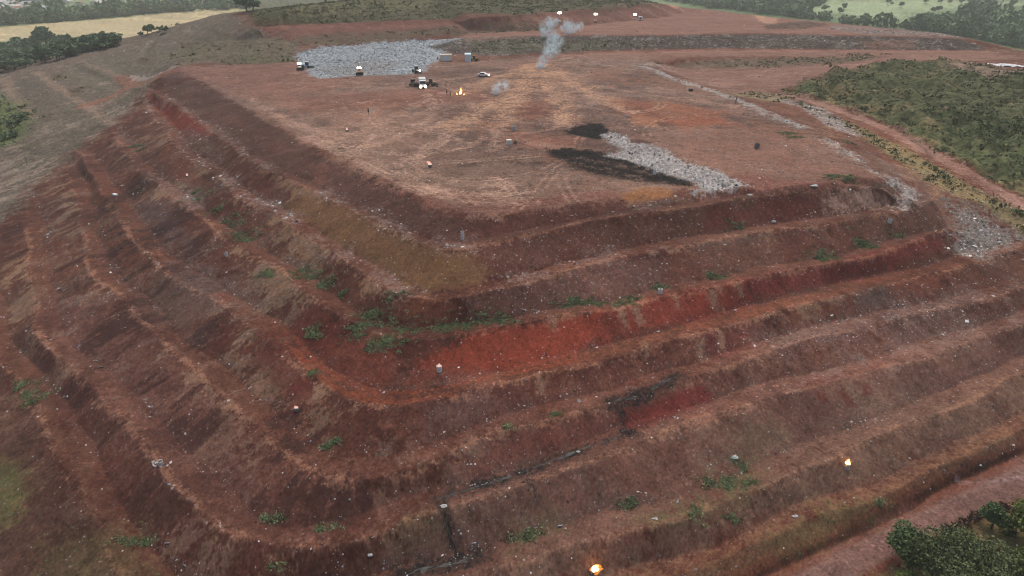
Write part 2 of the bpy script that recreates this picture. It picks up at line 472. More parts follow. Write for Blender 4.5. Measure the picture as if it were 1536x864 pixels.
# berms: dusty, wheel-marked, with dry growth on their edges
bt = np.clip(0.5 + 0.2 * TK[mi] + 0.2 * n_mid[mi] + 0.12 * n_big[mi] + .12 * n_fine[mi], 0, 1)
berm = (1 - steep) * np.clip(.75 + .25 * n_mid[mi] + .15 * n_big[mi], .15, 1)
mixin(mi, .85 * berm, A(98, 62, 50), A(130, 86, 70), bt)
toe = (1 - sstep(0.03, 0.32, frac)) * steep
edge = sstep(.0, .12, steep) * (1 - sstep(.55, .95, steep))
mixin(mi, .5 * toe * cut(n_mid[mi] + .5 * n_hue[mi], .1, .5), LAG)
mixin(mi, .55 * edge * cut(n_mid[mi] * .8 + n_hue[mi] * .6 + grain, .7, .35), TAN)
drift = cut(n_hue[mi] * .7 + n_mid[mi] * .6, .75, .45)
LIT[mi] = .018 + (.03 + .20 * toe + .16 * edge + .10) * drift + .05 * toe
soft = fbm(xn, yn, .08, T_SOFT, 31)
C[mi] *= np.array([1.0, .985, .90], np.float32)
REL[mi] = .05 * soft + .022 * n_mid[mi] + .012 * n_fine[mi] + steep * (.03 * ST[mi] + .06 * soft) + (1 - steep) * .012 * TK[mi]


def patch(pts, ca, cb=None, feather=1.2, wob=0.8, s=1.0, nz='mid', lit=None, rel=None, keep=0.0, grn=None, world=False):
    i, m, d = region(pts, feather, wob, world)
    src = dict(mid=n_mid, big=n_big, st=ST, tk=TK, fine=n_fine)[nz][i]
    t = np.clip(0.5 + 0.28 * src + 0.12 * n_fine[i], 0, 1)
    mm = (m * s).astype(np.float32)
    if keep:
        mm *= 1 - keep * sstep(0.2, 1.2, n_mid[i])
    mixin(i, mm, ca, ca if cb is None else cb, t)
    if lit is not None:
        LIT[i] += (lit - LIT[i]) * m
    if grn is not None:
        GRN[i] = np.maximum(GRN[i], grn * m)
    if rel is not None:
        REL[i] = REL[i] * (1 - m) + m * rel * (0.6 * n_fine[i] + 0.6 * n_tiny[i] + 0.5 * n_mid[i])
    return i, m


def stroke(pts, w, ca, s=0.6, feather=0.5, wob=0.35, lit=None, rel=0.0, nz=0.5):
    i, m = strip(pts, w, feather, wob)
    m = (m * s * np.clip(1 - nz * 0.5 + nz * 0.5 * n_mid[i], 0, 1)).astype(np.float32)
    mixin(i, m, ca)
    if lit is not None:
        LIT[i] = np.maximum(LIT[i], lit * m / s)
    if rel:
        REL[i] += rel * m
    return i, m


# -- lower right flank, greyer and duller
patch([(700,660),(960,600),(1140,530),(1400,480),(1640,430),(1640,560),(1300,720),(1100,800),(900,860),(760,900),(560,900),(640,780)], A(96,70,61,.66), A(112,86,76,.70), 6, 4, .55, 'st')
patch([(820,880),(1000,780),(1260,660),(1420,600),(1640,510),(1640,600),(1400,690),(1150,790),(950,860),(900,930)], A(92,72,60,.72), A(112,86,70,.74), 3, 2, .7, 'tk', lit=.04)
patch([(940,900),(1060,840),(1240,765),(1400,700),(1640,585),(1640,625),(1420,725),(1150,850),(1000,930)], A(104,80,58,.8), A(118,84,62,.8), 1.5, 1, .8, 'tk')
patch([(1010,700),(1120,640),(1280,590),(1400,560),(1420,580),(1280,640),(1150,690),(1060,720)], A(88,70,58,.66), A(98,78,66,.7), 4, 3, .55, 'st')
patch([(1100,655),(1160,630),(1190,650),(1130,690)], A(84,70,54,.66), None, 2, 1.5, .5)
# -- left flank lower: purplish brown
patch([(60,440),(200,470),(380,640),(480,720),(600,720),(600,780),(440,830),(300,800),(140,640),(60,540)], A(94,62,55,.66), A(112,80,72,.7), 6, 4, .5, 'st')
patch([(-60,560),(0,560),(70,640),(140,760),(220,900),(-60,1000)], A(82,62,50,.7), A(96,70,58,.7), 4, 3, .6)
patch([(180,440),(280,400),(340,440),(300,520),(240,500)], A(112,94,84,.72), A(84,58,52,.66), 4, 3, .55, 'st')
patch([(250,400),(330,400),(380,470),(300,450)], A(96,88,86,.72), A(104,80,74,.72), 3, 3, .6)
patch([(205,300),(240,300),(290,370),(250,370)], A(74,60,60,.66), A(86,70,66,.66), 2, 1.5, .7)
patch([(110,225),(140,222),(160,260),(145,300),(120,260)], A(98,58,46,.66), A(84,50,44,.66), 2, 1.5, .6)
patch([(110,260),(180,262),(185,290),(150,320),(125,310)], A(116,70,52,.7), A(104,62,48,.7), 2, 1.5, .7)
# -- slope under the platform on the left, freshly graded dark clay
patch([(232,117),(300,110),(400,182),(500,242),(600,286),(700,326),(690,364),(600,345),(480,284),(380,236),(290,170)], A(82,54,47,.64), A(92,62,54,.66), 1.2, .8, .9, 'st', lit=.05)
patch([(330,160),(380,190),(470,245),(480,262),(390,215),(320,170)], A(104,68,56,.7), None, 1, .8, .5)
patch([(470,262),(480,246),(492,250),(484,280),(470,284)], A(118,78,64,.7), None, .8, .6, .7)
patch([(700,326),(780,320),(930,295),(945,318),(860,334),(770,352),(700,364)], A(84,50,44,.64), A(94,58,50,.64), 1, .6, .85, 'st', lit=.05)
patch([(220,140),(248,148),(312,192),(318,204),(290,208),(262,192),(236,166)], A(128,54,40,.62), A(108,46,37,.62), .8, .5, .97, 'st', lit=.02)
patch([(266,190),(310,200),(350,250),(320,245),(290,215)], A(112,92,84,.75), A(92,64,56,.7), 1.5, 1.5, .7, lit=.25)
patch([(345,236),(400,262),(430,290),(400,300),(350,264)], A(82,46,40,.64), A(92,52,44,.64), 1.2, .8, .8, 'st')
lfr, lm, ld = region([(110,222),(180,200),(330,360),(420,470),(520,600),(600,700),(480,800),(300,760),(150,600),(60,480),(50,300)], 6, 4)
fs = fbm(X[lfr], Y[lfr], .2, T_WHITE, 71)
sh = ST[lfr] * .95 + .35 * fs + .4 * n_hue[lfr]
mixin(lfr, lm * .62 * cut(sh, 1.15, .16), A(150, 122, 104, .8), A(112, 92, 82, .8), np.clip(.5 + .4 * n_mid[lfr], 0, 1))
mixin(lfr, lm * .72 * cut(-sh, 1.25, .16), A(56, 34, 31, .66))
# -- ochre fill
patch([(425,306),(470,290),(520,311),(614,357),(668,376),(704,378),(738,412),(722,428),(690,434),(650,438),(610,432),(560,398),(490,356),(440,326)], A(118,87,58,.74), A(108,78,54,.72), .9, .7, .95, 'st', lit=.06)
patch([(700,375),(760,360),(860,338),(1050,310),(1150,296),(1140,338),(1000,362),(900,378),(760,412),(740,410)], A(104,72,60,.70), A(88,54,46,.66), 1.5, 1.5, .7, 'mid', lit=.22)
patch([(1056,310),(1260,282),(1330,290),(1340,300),(1262,318),(1140,338),(1060,345)], A(96,50,44,.64), A(86,44,40,.62), 1.2, 1, .8, 'st', lit=.08)
patch([(1230,300),(1300,284),(1370,292),(1390,302),(1280,318),(1235,318)], A(122,102,92,.78), A(100,72,62,.7), 2, 1.5, .65, lit=.25)
# -- slope between second and third berm
patch([(600,450),(650,450),(690,448),(686,475),(650,490),(590,480)], A(118,72,50,.70), A(96,54,42,.66), 1, .8, .8, 'st', lit=.04)
patch([(690,448),(760,430),(900,395),(1000,378),(1000,430),(900,452),(760,478),(690,484)], A(108,84,76,.72), A(92,60,53,.66), 1.5, 1.2, .65, 'mid', lit=.24)
patch([(1000,380),(1260,335),(1400,306),(1420,335),(1320,366),(1180,394),(1000,428)], A(110,72,58,.70), A(98,58,48,.68), 1.5, 1, .5, 'st', lit=.12)
patch([(250,215),(290,245),(300,275),(270,270),(240,240)], A(118,74,54,.7), A(100,58,46,.66), 1, .8, .7)
# -- bright red cut between third and fourth berm
RB = A(128, 58, 41, .62); RD = A(118, 51, 39, .60)
patch([(668,522),(700,500),(780,487),(900,464),(915,470),(900,505),(840,540),(760,556),(690,570),(640,578),(600,582),(630,545)], RB, RD, 1, .7, .92, 'st', lit=.05)
patch([(905,466),(1000,440),(1120,418),(1130,452),(1060,478),(960,503),(890,520)], RD, A(106,52,42,.64), 1, .8, .9, 'st', lit=.05)
patch([(1110,418),(1260,390),(1410,350),(1420,372),(1330,405),(1220,432),(1130,452)], A(96,40,37,.62), A(104,48,42,.62), 1.2, .8, .9, 'st', lit=.05)
patch([(425,500),(460,470),(560,510),(600,550),(590,585),(540,585),(480,545)], A(110,52,40,.66), A(98,48,40,.64), 1.5, 1, .7, 'st', lit=.05)
patch([(390,490),(430,520),(470,565),(480,600),(440,600),(380,530)], A(104,46,38,.64), A(84,42,37,.62), 1.5, 1.2, .75, 'st')
patch([(600,560),(660,545),(760,560),(740,572),(640,586),(580,590)], A(120,92,80,.75), A(104,64,54,.7), 1, 1, .5, lit=.2)
# -- fourth to fifth
patch([(560,610),(700,590),(850,560),(1000,520),(1120,490),(1120,520),(1010,556),(900,596),(760,628),(640,670)], A(94,54,47,.66), A(112,72,60,.68), 2, 1.5, .6, 'st', lit=.10)
patch([(640,600),(740,590),(760,610),(700,640),(640,650)], A(88,72,70,.7), A(98,74,68,.7), 2, 1.5, .5, lit=.12)
patch([(1040,505),(1140,485),(1150,515),(1060,540)], A(90,42,40,.62), A(104,58,50,.64), 1, 1, .75, 'st')
patch([(1270,440),(1330,425),(1340,455),(1290,470)], A(92,82,76,.7), A(84,66,60,.7), 1, 1, .75, 'st', lit=.1)
patch([(1330,425),(1420,405),(1420,440),(1350,455)], A(116,66,50,.7), A(104,60,48,.68), 1, 1, .7, 'st')
patch([(1420,400),(1640,345),(1640,380),(1480,435),(1420,440)], A(116,74,55,.7), A(98,66,54,.68), 1.5, 1.2, .6, 'st', lit=.12)
patch([(1130,500),(1330,450),(1480,420),(1480,470),(1330,510),(1180,545)], A(112,88,80,.74), A(88,60,56,.68), 2, 2, .55, 'mid', lit=.3)
# -- the dark red cut above the lower drain
patch([(924,612),(1050,572),(1068,590),(1066,604),(960,642),(938,650)], A(94,40,35,.62), A(86,38,34,.62), .7, .4, .95, 'st', lit=.04)
patch([(760,650),(880,625),(930,625),(940,648),(860,672),(760,700),(700,716)], A(92,48,42,.64), A(104,60,50,.66), 1.2, 1, .7, 'st', lit=.07)
patch([(1190,572),(1240,560),(1330,545),(1300,562),(1210,585)], A(92,48,40,.66), None, 1.2, .8, .65)
for q in ([(1220,590),(1232,588),(1244,604),(1236,610)], [(1256,586),(1270,586),(1282,606),(1272,608)], [(1294,578),(1302,576),(1306,590),(1298,592)]):
    patch(q, A(84,42,37,.62), None, .5, .3, .85)
# -- tan tongues on the cuts
for q in ([(920,462),(932,458),(944,480),(936,496)], [(944,464),(958,462),(966,484),(960,492)], [(1062,432),(1070,430),(1078,458),(1070,462)], [(1096,424),(1112,422),(1116,442),(1110,448)],
          [(958,512),(976,512),(972,534),(966,536)], [(1006,444),(1014,440),(1020,462),(1014,464)], [(1042,512),(1056,512),(1060,540),(1048,542)], [(1072,494),(1082,494),(1090,524),(1080,526)],
          [(822,474),(832,474),(834,492),(828,494)], [(806,560),(816,560),(816,588),(808,590)], [(564,726),(574,724),(576,750),(568,756)], [(470,575),(496,582),(480,602),(464,604)],
          [(388,568),(400,566),(392,588),(382,592)], [(330,600),(346,596),(352,612),(336,618)], [(632,712),(642,712),(644,728),(636,730)], [(270,560),(300,556),(310,574),(280,580)]):
    patch(q, A(150,120,98,.8), A(132,98,80,.8), .5, .5, .8)
# -- berm roads with ruts
for key, a, b, col, s in (('B4', 330, 1536, A(140,78,56), .6), ('B2', 700, 1400, A(130,92,80), .5), ('B1', 216, 560, A(128,78,62), .55), ('B1', 560, 705, A(140,102,78), .5), ('B1', 1040, 1300, A(120,80,68), .8), ('B2', 225, 640, A(128,88,78), .5),
                          ('B5', 100, 420, A(112,74,60), .4), ('B6', 250, 420, A(112,74,60), .4), ('B6', 1000, 1536, A(132,84,68), .5), ('B5', 1130, 1536, A(134,94,76), .5), ('B6', 44, 200, A(114,76,60), .4),
                          ('B7', 1150, 1640, A(122,88,74), .6), ('B3', 190, 640, A(122,80,66), .4), ('B3', 640, 1420, A(128,84,70), .5), ('B8', 900, 1640, A(136,96,72), .6), ('B7', 0, 300, A(110,74,58), .5)):
    P = [q[:2] for q in CV[key] if a <= q[0] <= b]
    stroke(P, BW[key] * .55, col, s, .7, .7, nz=1.2)
    stroke(P, .5, col * .72, .5, .25, .25, nz=1.6)
for P in ([(430,512),(470,556),(500,580),(545,600),(600,603),(680,592)], [(440,505),(480,545),(520,572),(570,588),(640,585),(740,566),(860,540)]):
    stroke(P, .7, A(176,92,58), .7, .3, .2)
    stroke(P, .35, A(96,44,34), .6, .2, .2)
# -- the clay of the benches is made darker than the dusty platform
MOUND = [(214,134),(168,190),(112,224),(80,248),(42,290),(-60,335),(-140,520),(-60,780),(100,1000),(560,1020),(1000,918),(1136,857),(1344,761),(1536,673),(1640,621),(1640,350),(1536,372),(1450,388),(1424,344),(1402,300),(1350,290),(1326,270)] + [q[:2] for q in CV['E0'][::-1][1:]]
i, m, d = region(MOUND, .8, .3)
bench_tone = .60 + .24 * sstep(-20, 50, X[i]) * (1 - sstep(85, 125, Y[i])) + .05 * n_big[i]
C[i] *= (1 - m + m * bench_tone)[:, None]
# -- sharp berm edges: pale line along the lip, dark line and litter along the foot
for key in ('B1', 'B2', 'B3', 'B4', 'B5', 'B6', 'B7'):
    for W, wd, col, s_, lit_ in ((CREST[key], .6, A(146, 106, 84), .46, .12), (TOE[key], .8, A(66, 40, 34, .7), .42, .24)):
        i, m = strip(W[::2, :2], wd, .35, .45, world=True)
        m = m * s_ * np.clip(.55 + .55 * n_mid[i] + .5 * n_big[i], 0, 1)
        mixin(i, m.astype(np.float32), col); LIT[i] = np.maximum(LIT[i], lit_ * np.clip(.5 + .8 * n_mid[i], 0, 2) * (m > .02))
for W, wd, col, s_ in ((CURVE['E0'], 1.0, A(140, 104, 86), .5),):
    i, m = strip(W[::2, :2], wd, .4, .5, world=True)
    mixin(i, (m * s_ * np.clip(.6 + .6 * n_mid[i], 0, 1)).astype(np.float32), col)
i, m, d = region([(1050,287),(1200,275),(1290,269),(1322,271),(1275,279),(1200,283),(1125,292),(1046,305)], .6, .4)
mixin(i, m * .75, A(112, 66, 56), A(128, 84, 72), np.clip(.5 + .3 * n_mid[i], 0, 1))
i, m, d = region([(1245,284),(1330,284),(1360,292),(1395,300),(1330,311),(1240,318)], 1.5, 1.2)
mixin(i, m * .7, A(110, 76, 66), A(140, 116, 102), np.clip(.5 + .35 * n_mid[i] + .2 * n_fine[i], 0, 1)); LIT[i] = np.maximum(LIT[i], .25 * m)
# litter caught on some of the berms
for key, a, b, l in (('B1', 480, 705, .45), ('B2', 225, 470, .55), ('B2', 470, 640, .4), ('B2', 700, 1000, .3), ('B3', 160, 300, .3), ('B1', 242, 420, .3), ('B5', 1100, 1536, .3), ('B6', 1150, 1536, .25)):
    P = [q[:2] for q in CV[key] if a <= q[0] <= b]
    i, m = strip(P, 2.6, 1.0, 1.2)
    m = m * cut(n_mid[i] + .5 * n_hue[i], .2, .5)
    mixin(i, (m * .5).astype(np.float32), LAG); LIT[i] = np.maximum(LIT[i], l * m)
# black seepage drains
for P, w in (([(590,868),(640,853),(690,843),(728,832)], 2.2), ([(652,750),(700,735),(760,716),(830,691),(880,671),(945,650)], 1.5), ([(915,603),(955,591),(990,575),(1020,562)], 1.7),
             ([(926,602),(934,624),(938,640),(946,650)], .5), ([(661,756),(668,780),(680,812),(690,834)], .5), ([(936,650),(945,644),(950,652)], 1.4), ([(792,722),(800,740),(806,750)], .4)):
    stroke(P, w * 1.7, A(70, 48, 42, .75), .6, .8, .6)
    stroke(P, w, A(30, 28, 27), .95, .35, .5, lit=.2, nz=.8)
    i, m = strip(P, w, .5, .2); REL[i] -= .12 * m
# -- old grey flank
patch([(0,335),(40,290),(78,256),(110,224),(135,205),(168,188),(200,160),(216,136),(245,112),(268,98),(300,95),(440,92),(446,76),(440,60),(400,52),(372,40),(350,22),(310,24),(270,36),(222,48),(172,59),(125,70),(75,82),(10,98),(-40,106),(-140,130),(-260,330)],
      A(95,90,81,.88), A(76,68,61,.86), 2.5, 2.5, .95, 'mid', lit=.035)
i, m, d = region([(0,330),(75,255),(168,188),(216,136),(268,98),(440,92),(440,60),(350,24),(222,50),(75,84),(-60,110),(-200,300)], 3, 2)
t = np.clip(0.5 + .3 * n_big[i] + .2 * n_hue[i], 0, 1)
mixin(i, m * .35 * sstep(.2, 1.2, n_hue[i]), A(104, 80, 67, .84))
mixin(i, m * .5 * sstep(.7, 1.4, ST[i] + .4 * n_mid[i]), A(140, 126, 112, .8))
mixin(i, m * .5 * sstep(.9, 1.6, -ST[i] + .5 * n_mid[i]), A(80, 66, 58, .74))
mixin(i, m * .4 * sstep(.6, 1.5, n_mid[i] - .6 * n_hue[i]), A(92, 90, 70, .78))
mixin(i, m * .6 * cut(n_fine[i] * .8 + n_mid[i] * .5, 1.1, .3), A(84, 74, 66, .8))
mixin(i, m * .6 * cut(-n_fine[i] * .8 + n_mid[i] * .5, 1.1, .3), A(142, 132, 120, .8))
mixin(i, m * .55 * cut(ST[i] * .7 + n_fine[i] * .6, 1.1, .3), A(130, 118, 104, .8))
mixin(i, m * .4 * cut(n_big[i] * .5 - n_mid[i] * .6, .8, .4), A(96, 94, 74, .8))
REL[i] += m * (.15 * n_mid[i] + .07 * n_fine[i])
for P, w in (([(213,128),(187,121),(160,108),(125,96)], 3), ([(170,186),(125,156),(78,125),(52,109)], 3), ([(240,114),(215,126),(190,140),(150,158),(125,160)], 3.4), ([(47,178),(20,142),(6,118)], 4)):
    stroke(P, w, A(146,122,104), .55, 1, .8)
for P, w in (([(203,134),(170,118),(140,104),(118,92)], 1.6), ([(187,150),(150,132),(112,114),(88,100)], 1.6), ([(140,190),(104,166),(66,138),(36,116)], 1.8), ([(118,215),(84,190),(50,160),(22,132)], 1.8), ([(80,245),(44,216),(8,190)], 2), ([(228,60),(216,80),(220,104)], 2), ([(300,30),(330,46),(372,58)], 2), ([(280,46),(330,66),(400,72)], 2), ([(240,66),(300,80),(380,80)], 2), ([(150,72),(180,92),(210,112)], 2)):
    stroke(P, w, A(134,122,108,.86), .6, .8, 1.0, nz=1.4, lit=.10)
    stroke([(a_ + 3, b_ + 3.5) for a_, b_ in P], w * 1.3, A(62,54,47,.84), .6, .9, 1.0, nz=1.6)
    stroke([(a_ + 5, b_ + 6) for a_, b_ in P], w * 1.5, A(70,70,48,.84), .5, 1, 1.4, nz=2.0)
stroke([(250,108),(225,124),(200,126),(180,118)], 5, A(120,76,60), .8, 1.5, 1)
stroke([(190,133),(165,146),(140,156),(120,160)], 4.5, A(132,84,66), .7, 1.2, 1)
stroke([(262,100),(220,118),(200,114)], 2.5, A(170,158,150), .5, 1, 1.2, lit=.4)
for q in ([(75,112),(92,110),(96,120),(80,120)], [(104,134),(122,132),(124,142),(108,144)], [(270,66),(290,66),(292,72),(272,72)], [(320,66),(335,65),(336,70),(322,70)], [(62,172),(76,170),(80,182),(66,182)], [(210,86),(226,88),(222,96),(206,94)], [(340,88),(380,84),(384,92),(344,96)]):
    patch(q, A(84,66,56,.7), A(72,62,50,.7), 1, 1.2, .8, grn=.3)
patch([(-30,140),(8,150),(30,164),(44,184),(30,204),(4,220),(-40,226)], A(72,88,50,.8), A(92,104,62,.8), 3, 3, .95, grn=.9)
# -- hill behind: slope, hilltop scrub
patch([(372,40),(420,38),(600,32),(780,24),(900,16),(985,8),(1020,14),(1000,24),(940,31),(890,37),(838,44),(760,47),(690,48),(575,52),(440,60)], A(112,76,66,.74), A(98,64,56,.72), 3, 2.5, .95, 'mid', lit=.06)
stroke([(420,42),(520,41),(640,39),(760,34),(860,28),(940,19)], 3, A(136,98,84), .6, 1.2, 1)
patch([(440,62),(450,54),(560,48),(690,45),(700,52),(600,60),(500,68)], A(92,74,62,.72), A(80,76,60,.72), 2.5, 2, .8, grn=.3)
patch([(690,49),(700,42),(830,40),(850,44),(770,49)], A(78,70,56,.72), None, 2, 2, .8, grn=.4)
patch([(380,36),(420,37),(600,30),(780,22),(900,15),(980,6),(980,-40),(380,-40)], A(92,94,68), A(74,72,55), 3, 3, .95, 'mid', grn=.7)
patch([(395,18),(430,10),(640,-4),(640,12),(520,18),(420,24)], A(116,114,82), None, 4, 4, .6, grn=.5)
patch([(268,98),(440,93),(446,78),(440,62),(400,60),(300,64),(250,80)], A(100,86,72,.76), A(96,94,72,.76), 3, 2.5, .7, grn=.35)
patch([(330,92),(380,86),(440,84),(444,93),(400,96),(340,98)], A(84,86,62,.76), None, 2, 2, .6, grn=.4)
# -- working platform
PLAT = [(262,102),(330,97),(440,94),(700,93),(830,81),(960,80),(985,94),(1005,112),(1110,150),(1200,188),(1290,236),(1335,268),(1200,276),(1060,290),(935,294),(850,307),(768,319),(700,323),(635,297),(550,257),(440,200),(360,155),(300,118)]
pi_, pm, pd = region(PLAT, 1.5, 1.0)
aniso = fbm(X[pi_], Y[pi_], .16, T_FBM2, 8, .12, 5.0)
aniso2 = fbm(X[pi_], Y[pi_], .12, T_FBM2, 9, 2.3, 6.0)
t = np.clip(.5 + .24 * n_big[pi_] + .16 * aniso + .1 * n_fine[pi_], 0, 1)
mixin(pi_, pm.astype(np.float32), A(100, 78, 69), A(138, 111, 98), t)
mixin(pi_, pm * .5 * sstep(.5, 1.4, n_hue[pi_] + .4 * aniso2), A(146, 98, 75))
mixin(pi_, pm * .55 * sstep(.6, 1.5, -n_hue[pi_] + .5 * aniso), A(112, 80, 68))
mixin(pi_, pm * .35 * sstep(.8, 1.8, aniso2 + .3 * n_fine[pi_]), A(98, 78, 70))
LIT[pi_] += (.05 - LIT[pi_]) * pm
REL[pi_] = REL[pi_] * (1 - pm) + pm * (.06 * n_mid[pi_] + .07 * aniso + .05 * aniso2)
mixin(pi_, pm * .6 * cut(n_mid[pi_] * .7 - n_hue[pi_] * .5 + aniso * .5, 1.1, .4), A(84, 62, 55))
mixin(pi_, pm * .5 * cut(n_big[pi_] * .5 + aniso2 * .6 + n_mid[pi_] * .4, 1.0, .35), A(166, 134, 116))
patch([(262,104),(330,98),(440,96),(560,118),(420,150),(350,140)], A(124,84,72), A(138,96,82), 4, 3, .6, lit=.06)
patch([(400,150),(520,140),(700,130),(760,150),(600,160),(460,170)], A(130,80,66), A(142,92,76), 4, 3, .5)
patch([(450,175),(520,165),(640,175),(640,215),(560,225),(490,205)], A(156,122,100), A(130,98,82), 4, 4, .5)
patch([(520,240),(600,225),(700,225),(830,250),(900,280),(760,300),(690,310),(620,285)], A(128,104,88), A(112,86,74), 4, 3, .6, 'mid')
patch([(560,262),(640,290),(700,310),(780,308),(930,288),(920,280),(760,298),(660,278)], A(140,94,76), A(124,76,62), 2.5, 2, .6)
patch([(600,290),(690,322),(780,318),(930,293),(900,288),(760,304),(690,308)], A(108,62,54), A(120,72,60), 1.5, 1, .6)
patch([(640,206),(700,202),(740,210),(720,222),(660,220)], A(104,82,74), None, 2, 2, .6)
patch([(585,163),(620,160),(625,168),(590,170)], A(96,74,66), None, 1.5, 1.5, .7)
patch([(470,178),(495,176),(498,188),(474,190)], A(86,68,62), None, 1.5, 1.5, .7)
patch([(510,192),(540,188),(545,198),(515,200)], A(100,76,68), None, 1.5, 1, .6)
patch([(770,155),(830,150),(838,170),(800,180),(765,172)], A(112,66,54), A(126,78,62), 2.5, 2, .7)
patch([(930,150),(1000,150),(1090,170),(1085,185),(1020,188),(960,178)], A(160,98,68), A(142,88,66), 4, 3, .7)
patch([(905,150),(960,152),(1010,185),(980,190),(930,170)], A(116,68,54), None, 2.5, 2, .6)
patch([(945,172),(990,178),(985,190),(950,188)], A(166,112,80), None, 1.5, 1, .7)
patch([(1000,180),(1080,175),(1090,186),(1030,192)], A(146,78,54), None, 2, 1.5, .6)
patch([(940,200),(1100,190),(1260,230),(1300,255),(1200,270),(1110,270),(1010,228)], A(146,110,94), A(132,92,78), 5, 4, .6, lit=.10)
patch([(1090,262),(1200,268),(1330,270),(1200,278),(1100,286)], A(118,68,58), A(130,80,68), 1.5, 1, .6, lit=.12)
patch([(760,195),(880,205),(900,215),(800,222),(740,212)], A(122,76,62), A(140,92,74), 3, 2, .6)
TRK = A(186, 150, 128)
for P, w, s in (([(806,100),(780,130),(735,160),(690,190),(640,225),(600,245)], 5, .5), ([(804,100),(775,150),(750,190),(742,225)], 4, .55), ([(808,100),(830,140),(846,185)], 5, .55), ([(815,96),(860,125),(920,160),(950,168)], 4, .6),
                ([(760,110),(700,130),(640,150),(560,190),(500,210)], 4, .45), ([(690,190),(600,190),(520,200),(450,190),(380,150)], 4, .4), ([(640,140),(650,170),(600,205),(530,225)], 3.5, .4), ([(530,225),(600,262),(680,290),(780,296)], 3.5, .5),
                ([(620,240),(660,285),(740,292)], 3, .5), ([(560,165),(555,185),(600,200),(680,180),(760,150)], 3, .4), ([(440,110),(560,125),(680,118),(800,100)], 4, .35), ([(820,92),(900,82),(1100,77),(1300,76),(1480,77)], 4, .5),
                ([(730,190),(800,215),(900,225)], 3, .3), ([(735,150),(770,180),(860,190)], 3, .35), ([(890,128),(960,140),(1100,160)], 4, .3), ([(545,225),(560,205),(600,195),(660,200),(700,215)], 2.5, .6), ([(470,205),(520,222),(600,232),(690,222),(740,200)], 2.5, .55), ([(600,245),(612,262),(650,280),(720,290),(800,288)], 2.5, .6), ([(625,235),(650,262),(700,278),(780,276)], 2.2, .5), ([(840,150),(850,170),(835,190),(790,200)], 2.5, .5), ([(560,160),(552,172),(565,190),(600,198)], 2.2, .5), ([(700,150),(720,170),(700,195)], 2.5, .4), ([(500,205),(540,240),(600,268),(690,300),(800,305)], 2.5, .5), ([(480,215),(560,250),(640,290)], 3, .5)):
    stroke(P, w * .75, TRK, min(.85, s * 1.4), .8, .9, nz=1.0)
    W = gpoly(P)
    for sg in (-1, 1):
        d = np.gradient(W, axis=0); d /= np.hypot(d[:, 0], d[:, 1])[:, None] + 1e-9
        j, mm = strip(W + sg * (.75 + .2 * (w > 3)) * np.stack([-d[:, 1], d[:, 0]], 1), .6, .25, .2, world=True)
        mixin(j, (mm * .8 * np.clip(.6 + .5 * n_mid[j], 0, 1)).astype(np.float32), TRK * .58)
        REL[j] -= .07 * mm
for P, w in (([(806,98),(780,128),(735,160),(690,190)], 9), ([(805,98),(775,150),(752,185)], 7), ([(812,98),(835,140),(848,180)], 8), ([(818,96),(870,128),(930,160)], 7), ([(800,100),(740,120),(690,140)], 7)):
    stroke(P, w, A(184,140,106), .6, 2.0, 1.6, nz=1.0)
for q in ([(700,180),(780,175),(860,190),(900,186),(800,212),(720,205)], [(930,152),(1060,165),(1100,185),(1000,195),(950,180)], [(470,170),(560,150),(640,140),(600,175),(520,185)]):
    i, m, d = region(q, 4, 3)
    mixin(i, m * .45 * cut(n_mid[i] * .6 + n_hue[i] * .7, .2, .6), A(150, 96, 70))
gk = np.random.default_rng(77)
for _ in range(46):         # single passes of machines, turning across the platform
    px, py = gk.uniform(460, 980), gk.uniform(125, 290)
    if inside_dist(gpoly(PLAT), np.array([ground(px, py, H0)[0]]), np.array([ground(px, py, H0)[1]]))[0] < 8: continue
    x0, y0, _z = ground(px, py, H0); a = gk.uniform(0, 6.28); c_ = gk.normal(0, .035); L_ = gk.uniform(14, 46)
    W = []
    for q in np.linspace(0, L_, 12):
        W.append((x0, y0)); x0 += math.cos(a) * L_ / 11; y0 += math.sin(a) * L_ / 11; a += c_ * L_ / 11
    W = np.array(W); d = np.gradient(W, axis=0); d /= np.hypot(d[:, 0], d[:, 1])[:, None] + 1e-9
    lightpass = gk.uniform() < .6
    for sg in (-1, 1):
        j, mm = strip(W + sg * .9 * np.stack([-d[:, 1], d[:, 0]], 1), .55, .25, .2, world=True)
        keep_ = sstep(.3, 1.0, inside_dist(gpoly(PLAT), X[j], Y[j]))
        mixin(j, (mm * keep_ * .6 * np.clip(.6 + .5 * n_mid[j], 0, 1)).astype(np.float32), TRK if lightpass else TRK * .42)
        REL[j] -= .05 * mm * keep_
